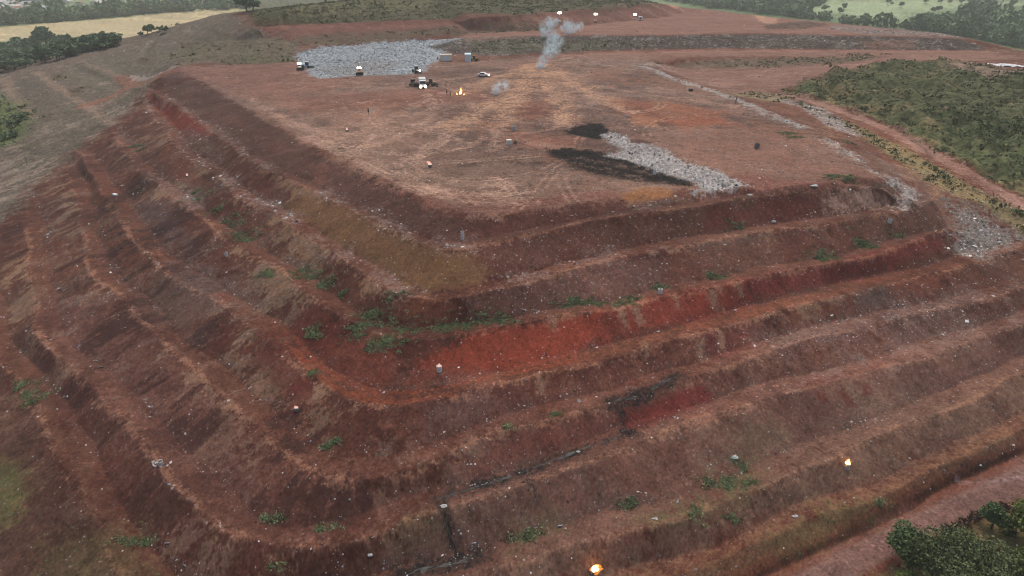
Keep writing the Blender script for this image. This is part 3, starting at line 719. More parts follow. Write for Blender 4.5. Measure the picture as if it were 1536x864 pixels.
# -- black and ochre cover soil, rubble of waste on the platform edge
BLK = A(21, 20, 20); BLK2 = A(34, 30, 29)
patch([(846,196),(868,190),(884,185),(904,186),(912,197),(908,207),(896,210),(874,205),(852,201)], BLK, BLK2, .5, .7, 1.0, lit=0, rel=.16)
patch([(800,228),(846,222),(900,228),(950,240),(1000,258),(1042,272),(1040,279),(1000,277),(950,272),(900,266),(860,254),(830,240)], BLK2, A(88,74,66), 2, 2, .75, 'tk', lit=.02, keep=.6)
patch([(818,224),(846,222),(890,226),(945,238),(985,254),(1040,272),(1038,280),(1000,276),(950,272),(900,263),(862,250),(828,232)], BLK, BLK2, .6, .9, .98, 'tk', lit=.01, rel=.14)
for P, w, c_, a_ in (([(820,226),(770,226),(735,222)], 1.0, BLK2, .6), ([(850,240),(800,246),(750,244),(700,248)], 1.2, BLK2, .55), ([(880,252),(820,262),(760,262)], 1.4, BLK2, .5), ([(930,266),(860,274),(790,276)], 1.4, BLK2, .5),
                    ([(980,274),(900,284),(840,288)], 1.2, BLK2, .45), ([(860,236),(920,246),(980,262)], .9, A(132,104,90), .6), ([(840,240),(900,254),(960,268)], .7, A(140,112,96), .55), ([(880,262),(930,268),(990,274)], .8, A(120,92,80), .5),
                    ([(868,198),(830,196),(800,200)], 1.0, BLK2, .55), ([(850,202),(815,206)], .9, BLK2, .5)):
    stroke(P, w * 1.5, c_, a_, 1.0, 1.0, nz=1.2)
patch([(870,212),(930,214),(945,228),(900,228),(872,222)], A(84,72,66), BLK2, 2, 1.5, .6)
patch([(940,211),(968,210),(978,214),(950,218)], A(84,52,44), None, .8, .5, .9)
patch([(934,291),(958,283),(990,280),(1007,283),(1010,298),(985,300),(944,308),(936,300)], A(158,108,70), A(138,94,62), .6, .4, .95, lit=.02)
patch([(1008,283),(1030,282),(1050,290),(1030,300),(1012,298)], A(110,66,52), None, .8, .5, .8)
patch([(938,306),(965,299),(1012,297),(1030,300),(1000,310),(950,316)], A(118,96,86), A(92,62,54), .8, .8, .8, lit=.45)
WST = A(205, 204, 202); WSTD = A(138, 135, 134)
patch([(906,202),(916,199),(934,205),(944,214),(968,218),(1000,228),(1030,244),(1062,254),(1090,266),(1122,278),(1104,285),(1070,290),(1036,292),(1050,282),(1040,273),(1000,262),(972,250),(940,240),(908,234),(936,228),(930,222),(910,212)],
      WST, WSTD, .8, 1.0, .92, 'fine', lit=.9, rel=.28)
# -- fresh waste on the working face
patch([(443,78),(470,73),(520,69),(560,64),(620,60),(692,57),(706,62),(690,72),(664,80),(655,92),(640,98),(636,107),(610,112),(560,113),(510,116),(478,118),(466,112),(462,104),(450,96)],
      A(172,192,202), A(112,124,132), 1.0, 1.2, .95, 'fine', lit=.95, rel=.28)
i, m, d = region([(443,78),(470,73),(520,69),(560,64),(620,60),(692,57),(706,62),(690,72),(664,80),(655,92),(640,98),(636,107),(610,112),(560,113),(510,116),(478,118),(466,112),(462,104),(450,96)], 1, 1.2)
C[i] *= (1 + m * np.clip(.45 * n_tiny[i] + .35 * n_fine[i] + .12 * n_mid[i], -.75, .55))[:, None]
patch([(480,104),(540,92),(600,96),(570,112),(500,114)], A(132,126,120), None, 3, 3, .5)
# -- right rim litter lines
for P, w, L in (([(965,100),(990,108),(1020,122),(1060,133),(1110,151),(1160,173),(1200,190)], 3.2, .7), ([(955,97),(985,97),(1010,108)], 2.2, .6), ([(1170,150),(1215,162),(1250,182),(1280,200)], 7, .8),
                ([(1230,205),(1275,232),(1310,256),(1345,280)], 2, .75), ([(1345,275),(1365,292),(1355,304)], 3, .5), ([(1020,110),(1070,128),(1140,142)], 2, .4)):
    stroke(P, w, A(172,168,162), .7, 1.2, 1.3, lit=L)
patch([(1432,312),(1460,318),(1500,338),(1545,350),(1640,372),(1640,350),(1545,362),(1500,374),(1460,384),(1436,378),(1444,350)], A(142,136,130), A(108,100,92), 2, 2.5, .85, 'fine', lit=.75, rel=.18)
patch([(1432,305),(1460,315),(1520,345),(1600,372),(1600,335),(1520,318),(1470,300)], A(128,122,112), A(112,100,86), 2, 2.5, .6, lit=.35)
# -- sunken ground, haul road, green hill
patch([(985,95),(1050,90),(1300,84),(1420,86),(1340,97),(1300,102),(1212,122),(1178,134),(1110,141),(1060,128),(1005,108)], A(124,88,76,.8), A(138,104,90,.8), 2, 1.5, .8, 'mid')
patch([(985,95),(1050,91),(1150,88),(1260,83),(1330,82),(1300,90),(1200,98),(1120,103),(1040,103)], A(82,82,60,.76), A(96,76,64,.76), 2, 1.8, .85, grn=.55)
patch([(850,84),(1000,76),(1300,76),(1480,77),(1540,88),(1420,93),(1340,84),(1150,84),(985,91),(900,89)], A(146,110,94), A(130,94,80), 2, 1.5, .7)
patch([(1085,140),(1130,136),(1180,144),(1200,152),(1150,152)], A(146,136,100), A(130,112,88), 1.5, 1.5, .75, grn=.4)
HILL = [(1172,137),(1212,121),(1250,109),(1300,100),(1345,94),(1430,93),(1480,99),(1545,107),(1700,130),(1700,360),(1560,308),(1478,264),(1408,226),(1348,194),(1297,173),(1250,156)]
hi, hm = patch(HILL, A(68,82,50,.78), A(92,94,64,.78), 2, 2, .95, 'mid', lit=.01, grn=.9)
mixin(hi, hm * .6 * sstep(.3, 1.2, n_big[hi]), A(60, 72, 42, .78))
mixin(hi, hm * .5 * sstep(.6, 1.4, n_hue[hi] + .3 * n_mid[hi]), A(136, 118, 84, .78))
REL[hi] += hm * (.8 * fbm(X[hi], Y[hi], .10, T_SOFT, 41) + .25 * n_big[hi])
patch([(1430,93),(1480,99),(1560,107),(1560,118),(1480,112),(1420,104)], A(150,126,110), None, 2, 1.5, .8, grn=0)
patch([(1200,158),(1260,182),(1300,212),(1400,278),(1500,330),(1640,392),(1640,372),(1536,322),(1450,276),(1380,234),(1320,204),(1270,182)], A(142,124,86), A(112,104,70), 1.5, 1.5, .85, grn=.8)
stroke([(1180,140),(1243,160),(1290,177),(1340,198),(1400,231),(1470,270),(1546,313),(1650,368)], 5.2, A(152,118,104), .9, 1, .6)
stroke([(1340,192),(1365,208),(1385,222),(1400,240)], 1, A(92,72,62), .7, .5, .4)
# -- upper platform and its dark bank
patch([(694,57),(760,56),(880,52),(1000,52),(1150,49),(1300,53),(1440,57),(1470,60),(1400,49),(1300,39),(1214,31),(1136,23),(1070,13),(1022,10),(1000,25),(947,31),(890,37),(838,45),(760,48),(700,50)], A(142,102,88), A(126,86,73), 2, 1.5, .95, 'mid', lit=.05)
for q in ([(694,57),(880,52),(1150,49),(1440,57),(1300,39),(1136,23),(1022,10),(890,37),(700,50)], [(850,84),(1000,76),(1300,76),(1540,88),(1420,93),(1340,84),(1150,84),(985,91)], [(985,95),(1300,90),(1340,97),(1212,122),(1178,134),(1110,141),(1060,128),(1005,108)]):
    i, m, d = region(q, 3, 1)
    a_ = fbm(X[i], Y[i], .2, T_FBM2, 18, .1, 7.0)
    mixin(i, m * .55 * cut(a_ * .7 + n_mid[i] * .5, .7, .5), A(108, 80, 68)); mixin(i, m * .5 * cut(-a_ * .7 + n_mid[i] * .5, .8, .4), A(160, 128, 112))
UB = [(640,70),(700,57),(880,54),(1000,54),(1150,51),(1300,55),(1440,59),(1480,68),(1470,75),(1300,74.5),(1100,72),(1000,73),(900,76),(830,79),(740,84),(680,80)]
ui, um = patch(UB, A(80,70,63,.72), A(56,50,46,.70), 1.2, 1, .97, 'st', lit=.34, rel=.3)
mixin(ui, um * .7 * cut(ST[ui] * .6 + n_mid[ui] * .6 + .5 * n_fine[ui], .9, .3), A(150, 144, 136))
mixin(ui, um * .7 * cut(-ST[ui] * .6 - n_mid[ui] * .6 + .5 * n_fine[ui], .8, .3), A(36, 32, 29))
patch([(700,62),(880,60),(960,64),(900,74),(820,78),(720,80)], A(82,84,64,.72), None, 2, 2, .5, grn=.4)
patch([(1290,62),(1370,60),(1370,72),(1300,72)], A(114,80,66,.72), None, 2, 1, .6)
patch([(1150,38),(1200,33),(1240,37),(1210,43),(1150,44)], A(78,66,58), A(112,94,84), 2, 1.5, .9, rel=.5)
patch([(1250,36),(1300,40),(1420,52),(1440,57),(1300,52),(1240,44)], A(146,124,112), A(104,86,76), 2, 1.5, .75, lit=.5)
stroke([(1008,8),(1050,11),(1090,16),(1140,24),(1160,27)], 6, A(196,150,120), .8, 2, 1)
patch([(700,57),(790,57),(760,60),(700,63)], A(150,120,106), None, 1.5, 1, .5)
stroke([(800,90),(860,83),(1000,77),(1200,76),(1400,78)], 6, A(152,108,90), .6, 2, 1)
# -- road at the foot
RD_ = [(700,1175),(870,1006),(1000,936),(1136,866),(1240,821),(1344,768),(1422,729),(1536,679),(1640,626),(1640,702),(1536,747),(1450,780),(1400,802),(1330,840),(1282,870),(1200,918),(1100,1004),(900,1204)]
patch(RD_, A(98,73,66), A(115,87,79), .4, .25, .97, 'tk', lit=.01)
stroke([(870,1003),(1000,934),(1136,868),(1240,823),(1344,770),(1422,731),(1536,680),(1640,628)], 2.4, A(112,64,44), .85, .6, .3)
stroke([(1000,921),(1136,856),(1240,812),(1344,760),(1422,721),(1536,671),(1640,619)], .7, A(58,36,28), .85, .4, .2)
stroke([(1140,862),(1240,816),(1344,764),(1422,725),(1536,675)], .5, A(60,36,28), .8, .2, .15)
stroke([(1150,895),(1240,842),(1344,788),(1440,744),(1536,700)], .5, A(130,104,95), .6, .4, .3)
stroke([(1130,900),(1240,835),(1344,780),(1440,738),(1536,694)], .5, A(104,66,58), .6, .4, .3)
for P in ([(1200,880),(1300,822),(1420,766),(1536,716)], [(1230,880),(1330,826),(1450,765)], [(1280,840),(1350,806),(1430,772)]):
    stroke(P, .45, A(112,82,78), .6, .3, .3)
stroke([(1440,722),(1490,722),(1536,714)], .6, A(150,130,130), .3, .4, .5)
VERGE = [(1100,1060),(1240,905),(1290,876),(1410,806),(1452,784),(1536,752),(1680,700),(1900,1000),(1300,1400)]
patch(VERGE, A(92,84,56), A(108,92,60), .8, .8, .95, 'mid', grn=.8)
stroke([(1190,930),(1290,874),(1330,850),(1400,808),(1450,786),(1536,750)], .8, A(84,54,42), .7, .5, .4)
# -- weedy ground
for q, s in (([(60,820),(200,790),(220,840),(240,900),(40,900)], .28), ([(0,690),(30,700),(40,740),(20,780),(-60,800),(-60,680)], .9), ([(960,780),(1060,750),(1130,725),(1140,735),(1060,770),(980,795)], .5),
             ([(1080,720),(1130,700),(1135,710),(1090,730)], .8), ([(1220,760),(1330,752),(1300,790),(1180,830),(1150,820)], .5), ([(760,800),(830,770),(850,785),(770,830)], .5), ([(590,795),(640,770),(650,785),(600,805)], .4)):
    patch(q, A(72,80,44,.85), A(84,72,48,.85), 1.5, 1.5, s, grn=s)
for B_ in BACKS:
    patch(B_, A(78,98,62), A(100,116,78), 6, 4, 1, 'big', grn=.3, world=True)
# -- stubble field, its track and the pale crops beyond
patch([(-90,66),(0,61),(60,62),(160,58),(260,40),(330,20),(362,16),(372,11),(240,19),(100,32),(0,39),(-120,46)], A(184,170,134), A(166,152,116), 6, 3, 1, 'fine', grn=0)
i, m, d = region([(-90,66),(0,61),(160,58),(260,40),(362,16),(372,11),(240,19),(100,32),(0,39),(-120,46)], 6, 3)
row = fbm(X[i], Y[i], 1.5, T_FBM2, 61, -.35, 14.0)
mixin(i, m * .6 * sstep(.2, 1.3, row), A(150,140,104)); mixin(i, m * .6 * sstep(.4, 1.5, -row), A(206,188,148))
stroke([(-30,45),(20,45),(70,43)], 5, A(128,124,96), .7, 4, 3)
patch([(100,14),(200,6),(330,4),(380,6),(380,-8),(0,-8)], A(128,148,104), A(112,132,94), 25, 15, .8, 'mid')
# -- far right meadows
patch([(1180,6),(1300,2),(1460,-4),(1460,10),(1390,20),(1350,32),(1290,28),(1190,14)], A(158,172,134), A(142,158,120), 30, 15, .9, 'mid')
# dry dust greys everything on the platforms and the haul road
C[mi] *= (1 - .16 * sstep(30.3, 32, HH[mi]) * (X[mi] > -150))[:, None]
dry = sstep(30.3, 32, HH[mi]) * (1 - steep) * (X[mi] > -150)
lum = C[mi].mean(1)[:, None]
C[mi] += (lum * np.array([1.19, .95, .80], np.float32) - C[mi]) * (.10 * dry)[:, None]
# ------------------------------------------------------------------ final relief and the sheet itself
fade = 1 - sstep(420, 620, np.hypot(X, Y) * 1.0)
HH = (H.ravel() + REL * fade + (1 - fade) * 2.2 * n_big * sstep(700, 1200, np.hypot(X, Y))).astype(np.float32)
H = HH.reshape(NA, NR)
C *= np.clip(1 + .12 * n_fine + .15 * n_tiny, .45, 1.7)[:, None]
np.clip(C, .008, .85, out=C)


def node(nt, kind, loc=(0, 0), **kw):
    n = nt.nodes.new(kind)
    for k, v in kw.items():
        if k == 'ins':
            for a, b in v.items():
                n.inputs[a].default_value = b
        else:
            setattr(n, k, v)
    return n


def new_mat(name):
    m = bpy.data.materials.new(name); m.use_nodes = True
    nt = m.node_tree
    return m, nt, nt.nodes['Principled BSDF']


def ground_material():
    m, nt, bs = new_mat('soil')
    L = nt.links.new
    col = node(nt, 'ShaderNodeAttribute', attribute_name='soil_colour')
    lit = node(nt, 'ShaderNodeAttribute', attribute_name='litter')
    geo = node(nt, 'ShaderNodeNewGeometry')
    n1 = node(nt, 'ShaderNodeTexNoise', ins={'Scale': 2.6, 'Detail': 8.0, 'Roughness': .68})
    L(geo.outputs['Position'], n1.inputs['Vector'])
    mr = node(nt, 'ShaderNodeMapRange', ins={1: .28, 2: .72, 3: .66, 4: 1.36})
    L(n1.outputs['Fac'], mr.inputs[0])
    mul = node(nt, 'ShaderNodeVectorMath', operation='SCALE')
    L(col.outputs['Color'], mul.inputs[0]); L(mr.outputs[0], mul.inputs['Scale'])
    # clods and stones, paler or darker; dark specks paint in the shadow of small holes
    prev = mul.outputs[0]
    for sc, off, lo, hi in ((1.5, 3.0, .45, 1.75), (3.4, 17.0, .5, 1.6)):
        vo = node(nt, 'ShaderNodeTexVoronoi', ins={'Scale': sc, 'Randomness': 1.0})
        mp = node(nt, 'ShaderNodeVectorMath', operation='ADD', ins={1: (off, -off, 0)})
        L(geo.outputs['Position'], mp.inputs[0]); L(mp.outputs[0], vo.inputs['Vector'])
        sep = node(nt, 'ShaderNodeSeparateColor'); L(vo.outputs['Color'], sep.inputs[0])
        a = node(nt, 'ShaderNodeMath', operation='LESS_THAN', ins={1: .30}); L(sep.outputs[0], a.inputs[0])
        b = node(nt, 'ShaderNodeMath', operation='MULTIPLY', ins={1: .42}); L(sep.outputs[1], b.inputs[0])
        c = node(nt, 'ShaderNodeMath', operation='LESS_THAN'); L(vo.outputs['Distance'], c.inputs[0]); L(b.outputs[0], c.inputs[1])
        d = node(nt, 'ShaderNodeMath', operation='MULTIPLY'); L(a.outputs[0], d.inputs[0]); L(c.outputs[0], d.inputs[1])
        f = node(nt, 'ShaderNodeMapRange', ins={1: 0.0, 2: 1.0, 3: lo, 4: hi}); L(sep.outputs[2], f.inputs[0])
        sc_ = node(nt, 'ShaderNodeVectorMath', operation='SCALE'); L(prev, sc_.inputs[0]); L(f.outputs[0], sc_.inputs['Scale'])
        mx = node(nt, 'ShaderNodeMix', data_type='RGBA'); L(d.outputs[0], mx.inputs['Factor']); L(prev, mx.inputs['A']); L(sc_.outputs[0], mx.inputs['B'])
        prev = mx.outputs['Result']
    # scraps of plastic trodden into the soil: Voronoi cells, some of which are scraps
    for sc, off, size in ((2.3, 0.0, .34), (4.6, 9.0, .36)):
        vo = node(nt, 'ShaderNodeTexVoronoi', ins={'Scale': sc, 'Randomness': 1.0})
        mp = node(nt, 'ShaderNodeVectorMath', operation='ADD', ins={1: (off, off * .7, 0)})
        L(geo.outputs['Position'], mp.inputs[0]); L(mp.outputs[0], vo.inputs['Vector'])
        sep = node(nt, 'ShaderNodeSeparateColor')
        L(vo.outputs['Color'], sep.inputs[0])
        a = node(nt, 'ShaderNodeMath', operation='LESS_THAN'); L(sep.outputs[0], a.inputs[0]); L(lit.outputs['Fac'], a.inputs[1])
        b = node(nt, 'ShaderNodeMath', operation='MULTIPLY', ins={1: size}); L(sep.outputs[1], b.inputs[0])
        c = node(nt, 'ShaderNodeMath', operation='LESS_THAN'); L(vo.outputs['Distance'], c.inputs[0]); L(b.outputs[0], c.inputs[1])
        d = node(nt, 'ShaderNodeMath', operation='MULTIPLY'); L(a.outputs[0], d.inputs[0]); L(c.outputs[0], d.inputs[1])
        e = node(nt, 'ShaderNodeMath', operation='MULTIPLY', ins={1: .85}); L(d.outputs[0], e.inputs[0])
        cr = node(nt, 'ShaderNodeValToRGB')
        el = cr.color_ramp.elements
        el[0].position = 0; el[0].color = (.05, .055, .07, 1)
        el[1].position = 1; el[1].color = (.75, .77, .78, 1)
        for p, q in ((.22, (.16, .17, .19, 1)), (.45, (.42, .40, .38, 1)), (.62, (.30, .36, .42, 1)), (.8, (.5, .5, .48, 1))):
            x = el.new(p); x.color = q
        L(sep.outputs[2], cr.inputs[0])
        mx = node(nt, 'ShaderNodeMix', data_type='RGBA')
        L(e.outputs[0], mx.inputs['Factor']); L(prev, mx.inputs['A']); L(cr.outputs['Color'], mx.inputs['B'])
        prev = mx.outputs['Result']
    L(prev, bs.inputs['Base Color'])
    bs.inputs['Roughness'].default_value = .95
    bs.inputs['Specular IOR Level'].default_value = .15
    bp = node(nt, 'ShaderNodeBump', ins={'Strength': .3, 'Distance': .12})
    L(n1.outputs['Fac'], bp.inputs['Height']); L(bp.outputs[0], bs.inputs['Normal'])
    return m


def grid_mesh(name, V, na, nr):
    me = bpy.data.meshes.new(name)
    idx = np.arange(na * nr, dtype=np.int32).reshape(na, nr)
    Q = np.stack([idx[:-1, :-1], idx[1:, :-1], idx[1:, 1:], idx[:-1, 1:]], -1).reshape(-1, 4)
    me.vertices.add(len(V)); me.vertices.foreach_set('co', np.ascontiguousarray(V, np.float32).ravel())
    me.loops.add(Q.size); me.loops.foreach_set('vertex_index', Q.ravel())
    me.polygons.add(len(Q)); me.polygons.foreach_set('loop_start', np.arange(0, Q.size, 4, dtype=np.int32))
    me.polygons.foreach_set('use_smooth', np.ones(len(Q), bool))
    me.update()
    return me


gm = grid_mesh('terrain', np.stack([X, Y, HH], -1), NA, NR)
at = gm.attributes.new('soil_colour', 'FLOAT_COLOR', 'POINT')
at.data.foreach_set('color', np.concatenate([C, np.ones((N, 1), np.float32)], 1).ravel())
at = gm.attributes.new('litter', 'FLOAT', 'POINT')
at.data.foreach_set('value', LIT.astype(np.float32))
gm.materials.append(ground_material())
go = bpy.data.objects.new('terrain', gm); COL.objects.link(go)
go['kind'] = 'structure'

scene.cycles.filter_width = 1.05
scene.cycles.volume_bounces = 2
scene.cycles.volume_max_steps = 256
# ------------------------------------------------------------------ camera, sky, light
cam = bpy.data.cameras.new('drone_camera'); co = bpy.data.objects.new('drone_camera', cam); COL.objects.link(co)
cam.sensor_width = 36; cam.lens = 36 * FOC / 1536
co.location = (0, 0, HC); co.rotation_euler = (math.pi / 2 - PITCH, 0, 0)
cam.clip_start = .5; cam.clip_end = 30000
scene.camera = co
SUN_EL, SUN_AZ = math.radians(64), math.radians(12)       # azimuth from +Y towards +X: the bright part of the overcast lies beyond the mound
w = bpy.data.worlds.new('World'); scene.world = w; w.use_nodes = True
nt = w.node_tree
sky = node(nt, 'ShaderNodeTexSky', sky_type='NISHITA', sun_disc=False, sun_elevation=SUN_EL, sun_rotation=SUN_AZ, air_density=1.2, dust_density=9.0, ozone_density=0.0, altitude=600)
bg = nt.nodes['Background']; nt.links.new(sky.outputs[0], bg.inputs[0]); bg.inputs[1].default_value = .15
sl = bpy.data.lights.new('sun', 'SUN'); so = bpy.data.objects.new('sun', sl); COL.objects.link(so)
sl.energy = 1.0; sl.angle = math.radians(40); sl.color = (1, .86, .70)
d = Vector((math.sin(SUN_AZ) * math.cos(SUN_EL), math.cos(SUN_AZ) * math.cos(SUN_EL), math.sin(SUN_EL)))
so.rotation_euler = d.to_track_quat('Z', 'Y').to_euler()
scene.view_settings.view_transform = 'Standard'; scene.view_settings.look = 'None'
scene.view_settings.exposure = -0.05; scene.view_settings.gamma = 1.0
scene.view_settings.use_curve_mapping = False
# ------------------------------------------------------------------ object helpers
def mat(name, col, rough=.7, metal=0.0, emit=None, estr=0.0, noise=.18, scale=3.0):
    m, nt, bs = new_mat(name)
    bs.inputs['Roughness'].default_value = rough; bs.inputs['Metallic'].default_value = metal
    tc = node(nt, 'ShaderNodeTexCoord'); n = node(nt, 'ShaderNodeTexNoise', ins={'Scale': scale, 'Detail': 5.0, 'Roughness': .65})
    nt.links.new(tc.outputs['Object'], n.inputs['Vector'])
    mr = node(nt, 'ShaderNodeMapRange', ins={1: .3, 2: .7, 3: 1 - noise, 4: 1 + noise})
    nt.links.new(n.outputs['Fac'], mr.inputs[0])
    sc = node(nt, 'ShaderNodeVectorMath', operation='SCALE', ins={0: col})
    nt.links.new(mr.outputs[0], sc.inputs['Scale']); nt.links.new(sc.outputs[0], bs.inputs['Base Color'])
    if emit:
        bs.inputs['Emission Color'].default_value = (*emit, 1); bs.inputs['Emission Strength'].default_value = estr
    return m


def leaf_mat(name, dark, light, rough=.75):
    """foliage: each leaf takes a colour between two greens from its own tint"""
    m, nt, bs = new_mat(name)
    a = node(nt, 'ShaderNodeAttribute', attribute_name='tint')
    mx = node(nt, 'ShaderNodeMix', data_type='RGBA')
    mx.inputs['A'].default_value = (*dark, 1); mx.inputs['B'].default_value = (*light, 1)
    nt.links.new(a.outputs['Fac'], mx.inputs['Factor']); nt.links.new(mx.outputs['Result'], bs.inputs['Base Color'])
    bs.inputs['Roughness'].default_value = rough; bs.inputs['Specular IOR Level'].default_value = .2
    return m


def tag(o, label=None, cat=None, group=None, kind=None):
    if label: o['label'] = label
    if cat: o['category'] = cat
    if group: o['group'] = group
    if kind: o['kind'] = kind
    return o


def empty(name, loc, rz=0.0):
    o = bpy.data.objects.new(name, None); COL.objects.link(o)
    o.location = loc; o.rotation_euler = (0, 0, rz); o.empty_display_size = .3
    return o


class MB:
    def __init__(self):
        self.v, self.f = [], []

    def add(self, v, f):
        o = len(self.v); self.v += [tuple(q) for q in v]; self.f += [tuple(i + o for i in q) for q in f]
        return self

    def box(self, x0, x1, y0, y1, z0, z1, taper=0.0, bev=0.0):
        """box; taper pulls the top in along x, bev chamfers the vertical edges"""
        b = min(bev, (x1 - x0) * .45, (y1 - y0) * .45)
        ring = [(x0 + b, y0), (x1 - b, y0), (x1, y0 + b), (x1, y1 - b), (x1 - b, y1), (x0 + b, y1), (x0, y1 - b), (x0, y0 + b)] if b else [(x0, y0), (x1, y0), (x1, y1), (x0, y1)]
        n = len(ring); cx = (x0 + x1) / 2
        v = [(x, y, z0) for x, y in ring] + [(cx + (x - cx) * (1 - taper), y, z1) for x, y in ring]
        f = [tuple(range(n - 1, -1, -1)), tuple(range(n, 2 * n))] + [(i, (i + 1) % n, n + (i + 1) % n, n + i) for i in range(n)]
        return self.add(v, f)

    def lathe(self, prof, n=12, c=(0, 0, 0), axis='z', cap=True):
        v, f = [], []
        for r, h in prof:
            for k in range(n):
                a = 2 * math.pi * k / n
                p = (r * math.cos(a), r * math.sin(a), h)
                if axis == 'y': p = (p[0], p[2], p[1])
                if axis == 'x': p = (p[2], p[0], p[1])
                v.append((p[0] + c[0], p[1] + c[1], p[2] + c[2]))
        for j in range(len(prof) - 1):
            for k in range(n):
                f.append((j * n + k, j * n + (k + 1) % n, (j + 1) * n + (k + 1) % n, (j + 1) * n + k))
        if cap:
            f.append(tuple(range(n - 1, -1, -1))); f.append(tuple(range((len(prof) - 1) * n, len(prof) * n)))
        return self.add(v, f)

    def tube(self, pts, rads, n=7):
        v, f = [], []
        pts = [Vector(p) for p in pts]
        for i, p in enumerate(pts):
            t = (pts[min(i + 1, len(pts) - 1)] - pts[max(i - 1, 0)]).normalized()
            s = t.cross(Vector((.3, .9, .31))).normalized(); u = s.cross(t)
            for k in range(n):
                a = 2 * math.pi * k / n
                v.append(p + (s * math.cos(a) + u * math.sin(a)) * rads[i])
        for j in range(len(pts) - 1):
            for k in range(n):
                f.append((j * n + k, j * n + (k + 1) % n, (j + 1) * n + (k + 1) % n, (j + 1) * n + k))
        f.append(tuple(range(n - 1, -1, -1))); f.append(tuple(range((len(pts) - 1) * n, len(pts) * n)))
        return self.add(v, f)

    def prism(self, outline, y0, y1):
        """side outline (x, z) extruded along y"""
        n = len(outline)
        v = [(x, y0, z) for x, z in outline] + [(x, y1, z) for x, z in outline]
        f = [tuple(range(n)), tuple(range(2 * n - 1, n - 1, -1))] + [(i, n + i, n + (i + 1) % n, (i + 1) % n) for i in range(n)]
        return self.add(v, f)

    def build(self, name, m, parent=None, smooth=False, loc=None):
        me = bpy.data.meshes.new(name)
        me.from_pydata([tuple(q) for q in self.v], [], self.f); me.update()
        me.materials.append(m)
        if smooth:
            for p in me.polygons: p.use_smooth = True
        o = bpy.data.objects.new(name, me); COL.objects.link(o)
        if parent: o.parent = parent
        if loc: o.location = loc
        return o


def quads_mesh(name, V, m, tint=None, parent=None, n=4):
    """V: (k, n, 3) loose faces, one tint per face"""
    V = np.asarray(V, np.float32); k = len(V)
    me = bpy.data.meshes.new(name)
    me.vertices.add(k * n); me.vertices.foreach_set('co', V.reshape(-1))
    me.loops.add(k * n); me.loops.foreach_set('vertex_index', np.arange(k * n, dtype=np.int32))
    me.polygons.add(k); me.polygons.foreach_set('loop_start', np.arange(0, k * n, n, dtype=np.int32))
    me.update()
    if tint is not None:
        a = me.attributes.new('tint', 'FLOAT', 'POINT'); a.data.foreach_set('value', np.repeat(np.asarray(tint, np.float32), n))
    me.materials.append(m)
    o = bpy.data.objects.new(name, me); COL.objects.link(o)
    if parent: o.parent = parent
    return o


def leaf_quads(P, size, g, up=.3, long=1.6):
    """bent leaf clumps: one random quad at each point"""
    k = len(P)
    a = g.standard_normal((k, 3)); a[:, 2] *= .8
    a /= np.linalg.norm(a, axis=1)[:, None]
    b = g.standard_normal((k, 3)); b[:, 2] += up
    b -= (b * a).sum(1)[:, None] * a
    b /= np.linalg.norm(b, axis=1)[:, None] + 1e-6
    s = (np.broadcast_to(np.asarray(size, float), (k,)) * g.uniform(.6, 1.35, k))[:, None]
    return np.stack([P - a * s * .5, P + b * s * long * .5 - a * s * .1, P + a * s * .5, P - b * s * long * .5 + a * s * .1], 1)


def crown_points(g, n, rad, hgt, lumps, squash=.75, hollow=.35):
    """points of an uneven crown: many leaf clumps round lobes set at differing distances"""
    cs, rs = [], []
    for i in range(lumps):
        a = g.uniform(0, 2 * math.pi); e = g.uniform(-.35, 1.0)
        q = g.uniform(.35, .85)
        cs.append((math.cos(a) * math.cos(e) * rad * q, math.sin(a) * math.cos(e) * rad * q, hgt * .5 * q * math.sin(e) * 1.3))
        rs.append(rad * g.uniform(.22, .48))
    cs, rs = np.array(cs), np.array(rs)
    w = rs ** 2; w /= w.sum()
    i = g.choice(lumps, n, p=w)
    d = g.standard_normal((n, 3)); d /= np.linalg.norm(d, axis=1)[:, None]
    r = rs[i] * g.uniform(hollow, 1.0, n) ** .5 * np.clip(1 + .18 * g.standard_normal(n), .6, 1.5)
    P = cs[i] + d * r[:, None] * (1, 1, squash)
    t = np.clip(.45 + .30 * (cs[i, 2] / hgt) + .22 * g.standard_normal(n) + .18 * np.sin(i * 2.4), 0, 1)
    return P, t


def tree_kind(name, h, rad, nleaf, leaf, lm, bark, lumps=14, seed=1, squash=.75, bare=.32, parent_loc=(0, 0, 0)):
    """a tree: Empty > trunk with limbs, crown of leaf clumps"""
    g = np.random.default_rng(seed)
    root = empty(name, parent_loc)
    t = MB()
    lean = g.uniform(-.06, .06, 2) * h
    top = h * .72
    pts = [(0, 0, -.4), (lean[0] * .2, lean[1] * .2, h * .2), (lean[0] * .6, lean[1] * .6, h * .45), (lean[0], lean[1], top)]
    r0 = .028 * h + .03
    t.tube(pts, [r0 * 1.3, r0, r0 * .7, r0 * .25])
    for k in range(6):
        a = k * 2.4 + g.uniform(-.5, .5); z0 = h * g.uniform(.24, .5)
        e = rad * g.uniform(.55, .85)
        p0 = Vector((lean[0] * z0 / h, lean[1] * z0 / h, z0))
        p2 = p0 + Vector((math.cos(a) * e, math.sin(a) * e, h * g.uniform(.15, .32)))
        t.tube([p0, p0.lerp(p2, .5) + Vector((0, 0, h * .05)), p2], [r0 * .5, r0 * .32, r0 * .1], 5)
    t.build('trunk', bark, root, True)
    P, ti = crown_points(g, nleaf, rad, h * (1 - bare), lumps, squash)
    P[:, 2] += h * (bare + (1 - bare) * .5)
    P[:, 2] = np.maximum(P[:, 2], h * bare * .55)
    quads_mesh('crown', leaf_quads(P, leaf, g), lm, ti, root)
    return root


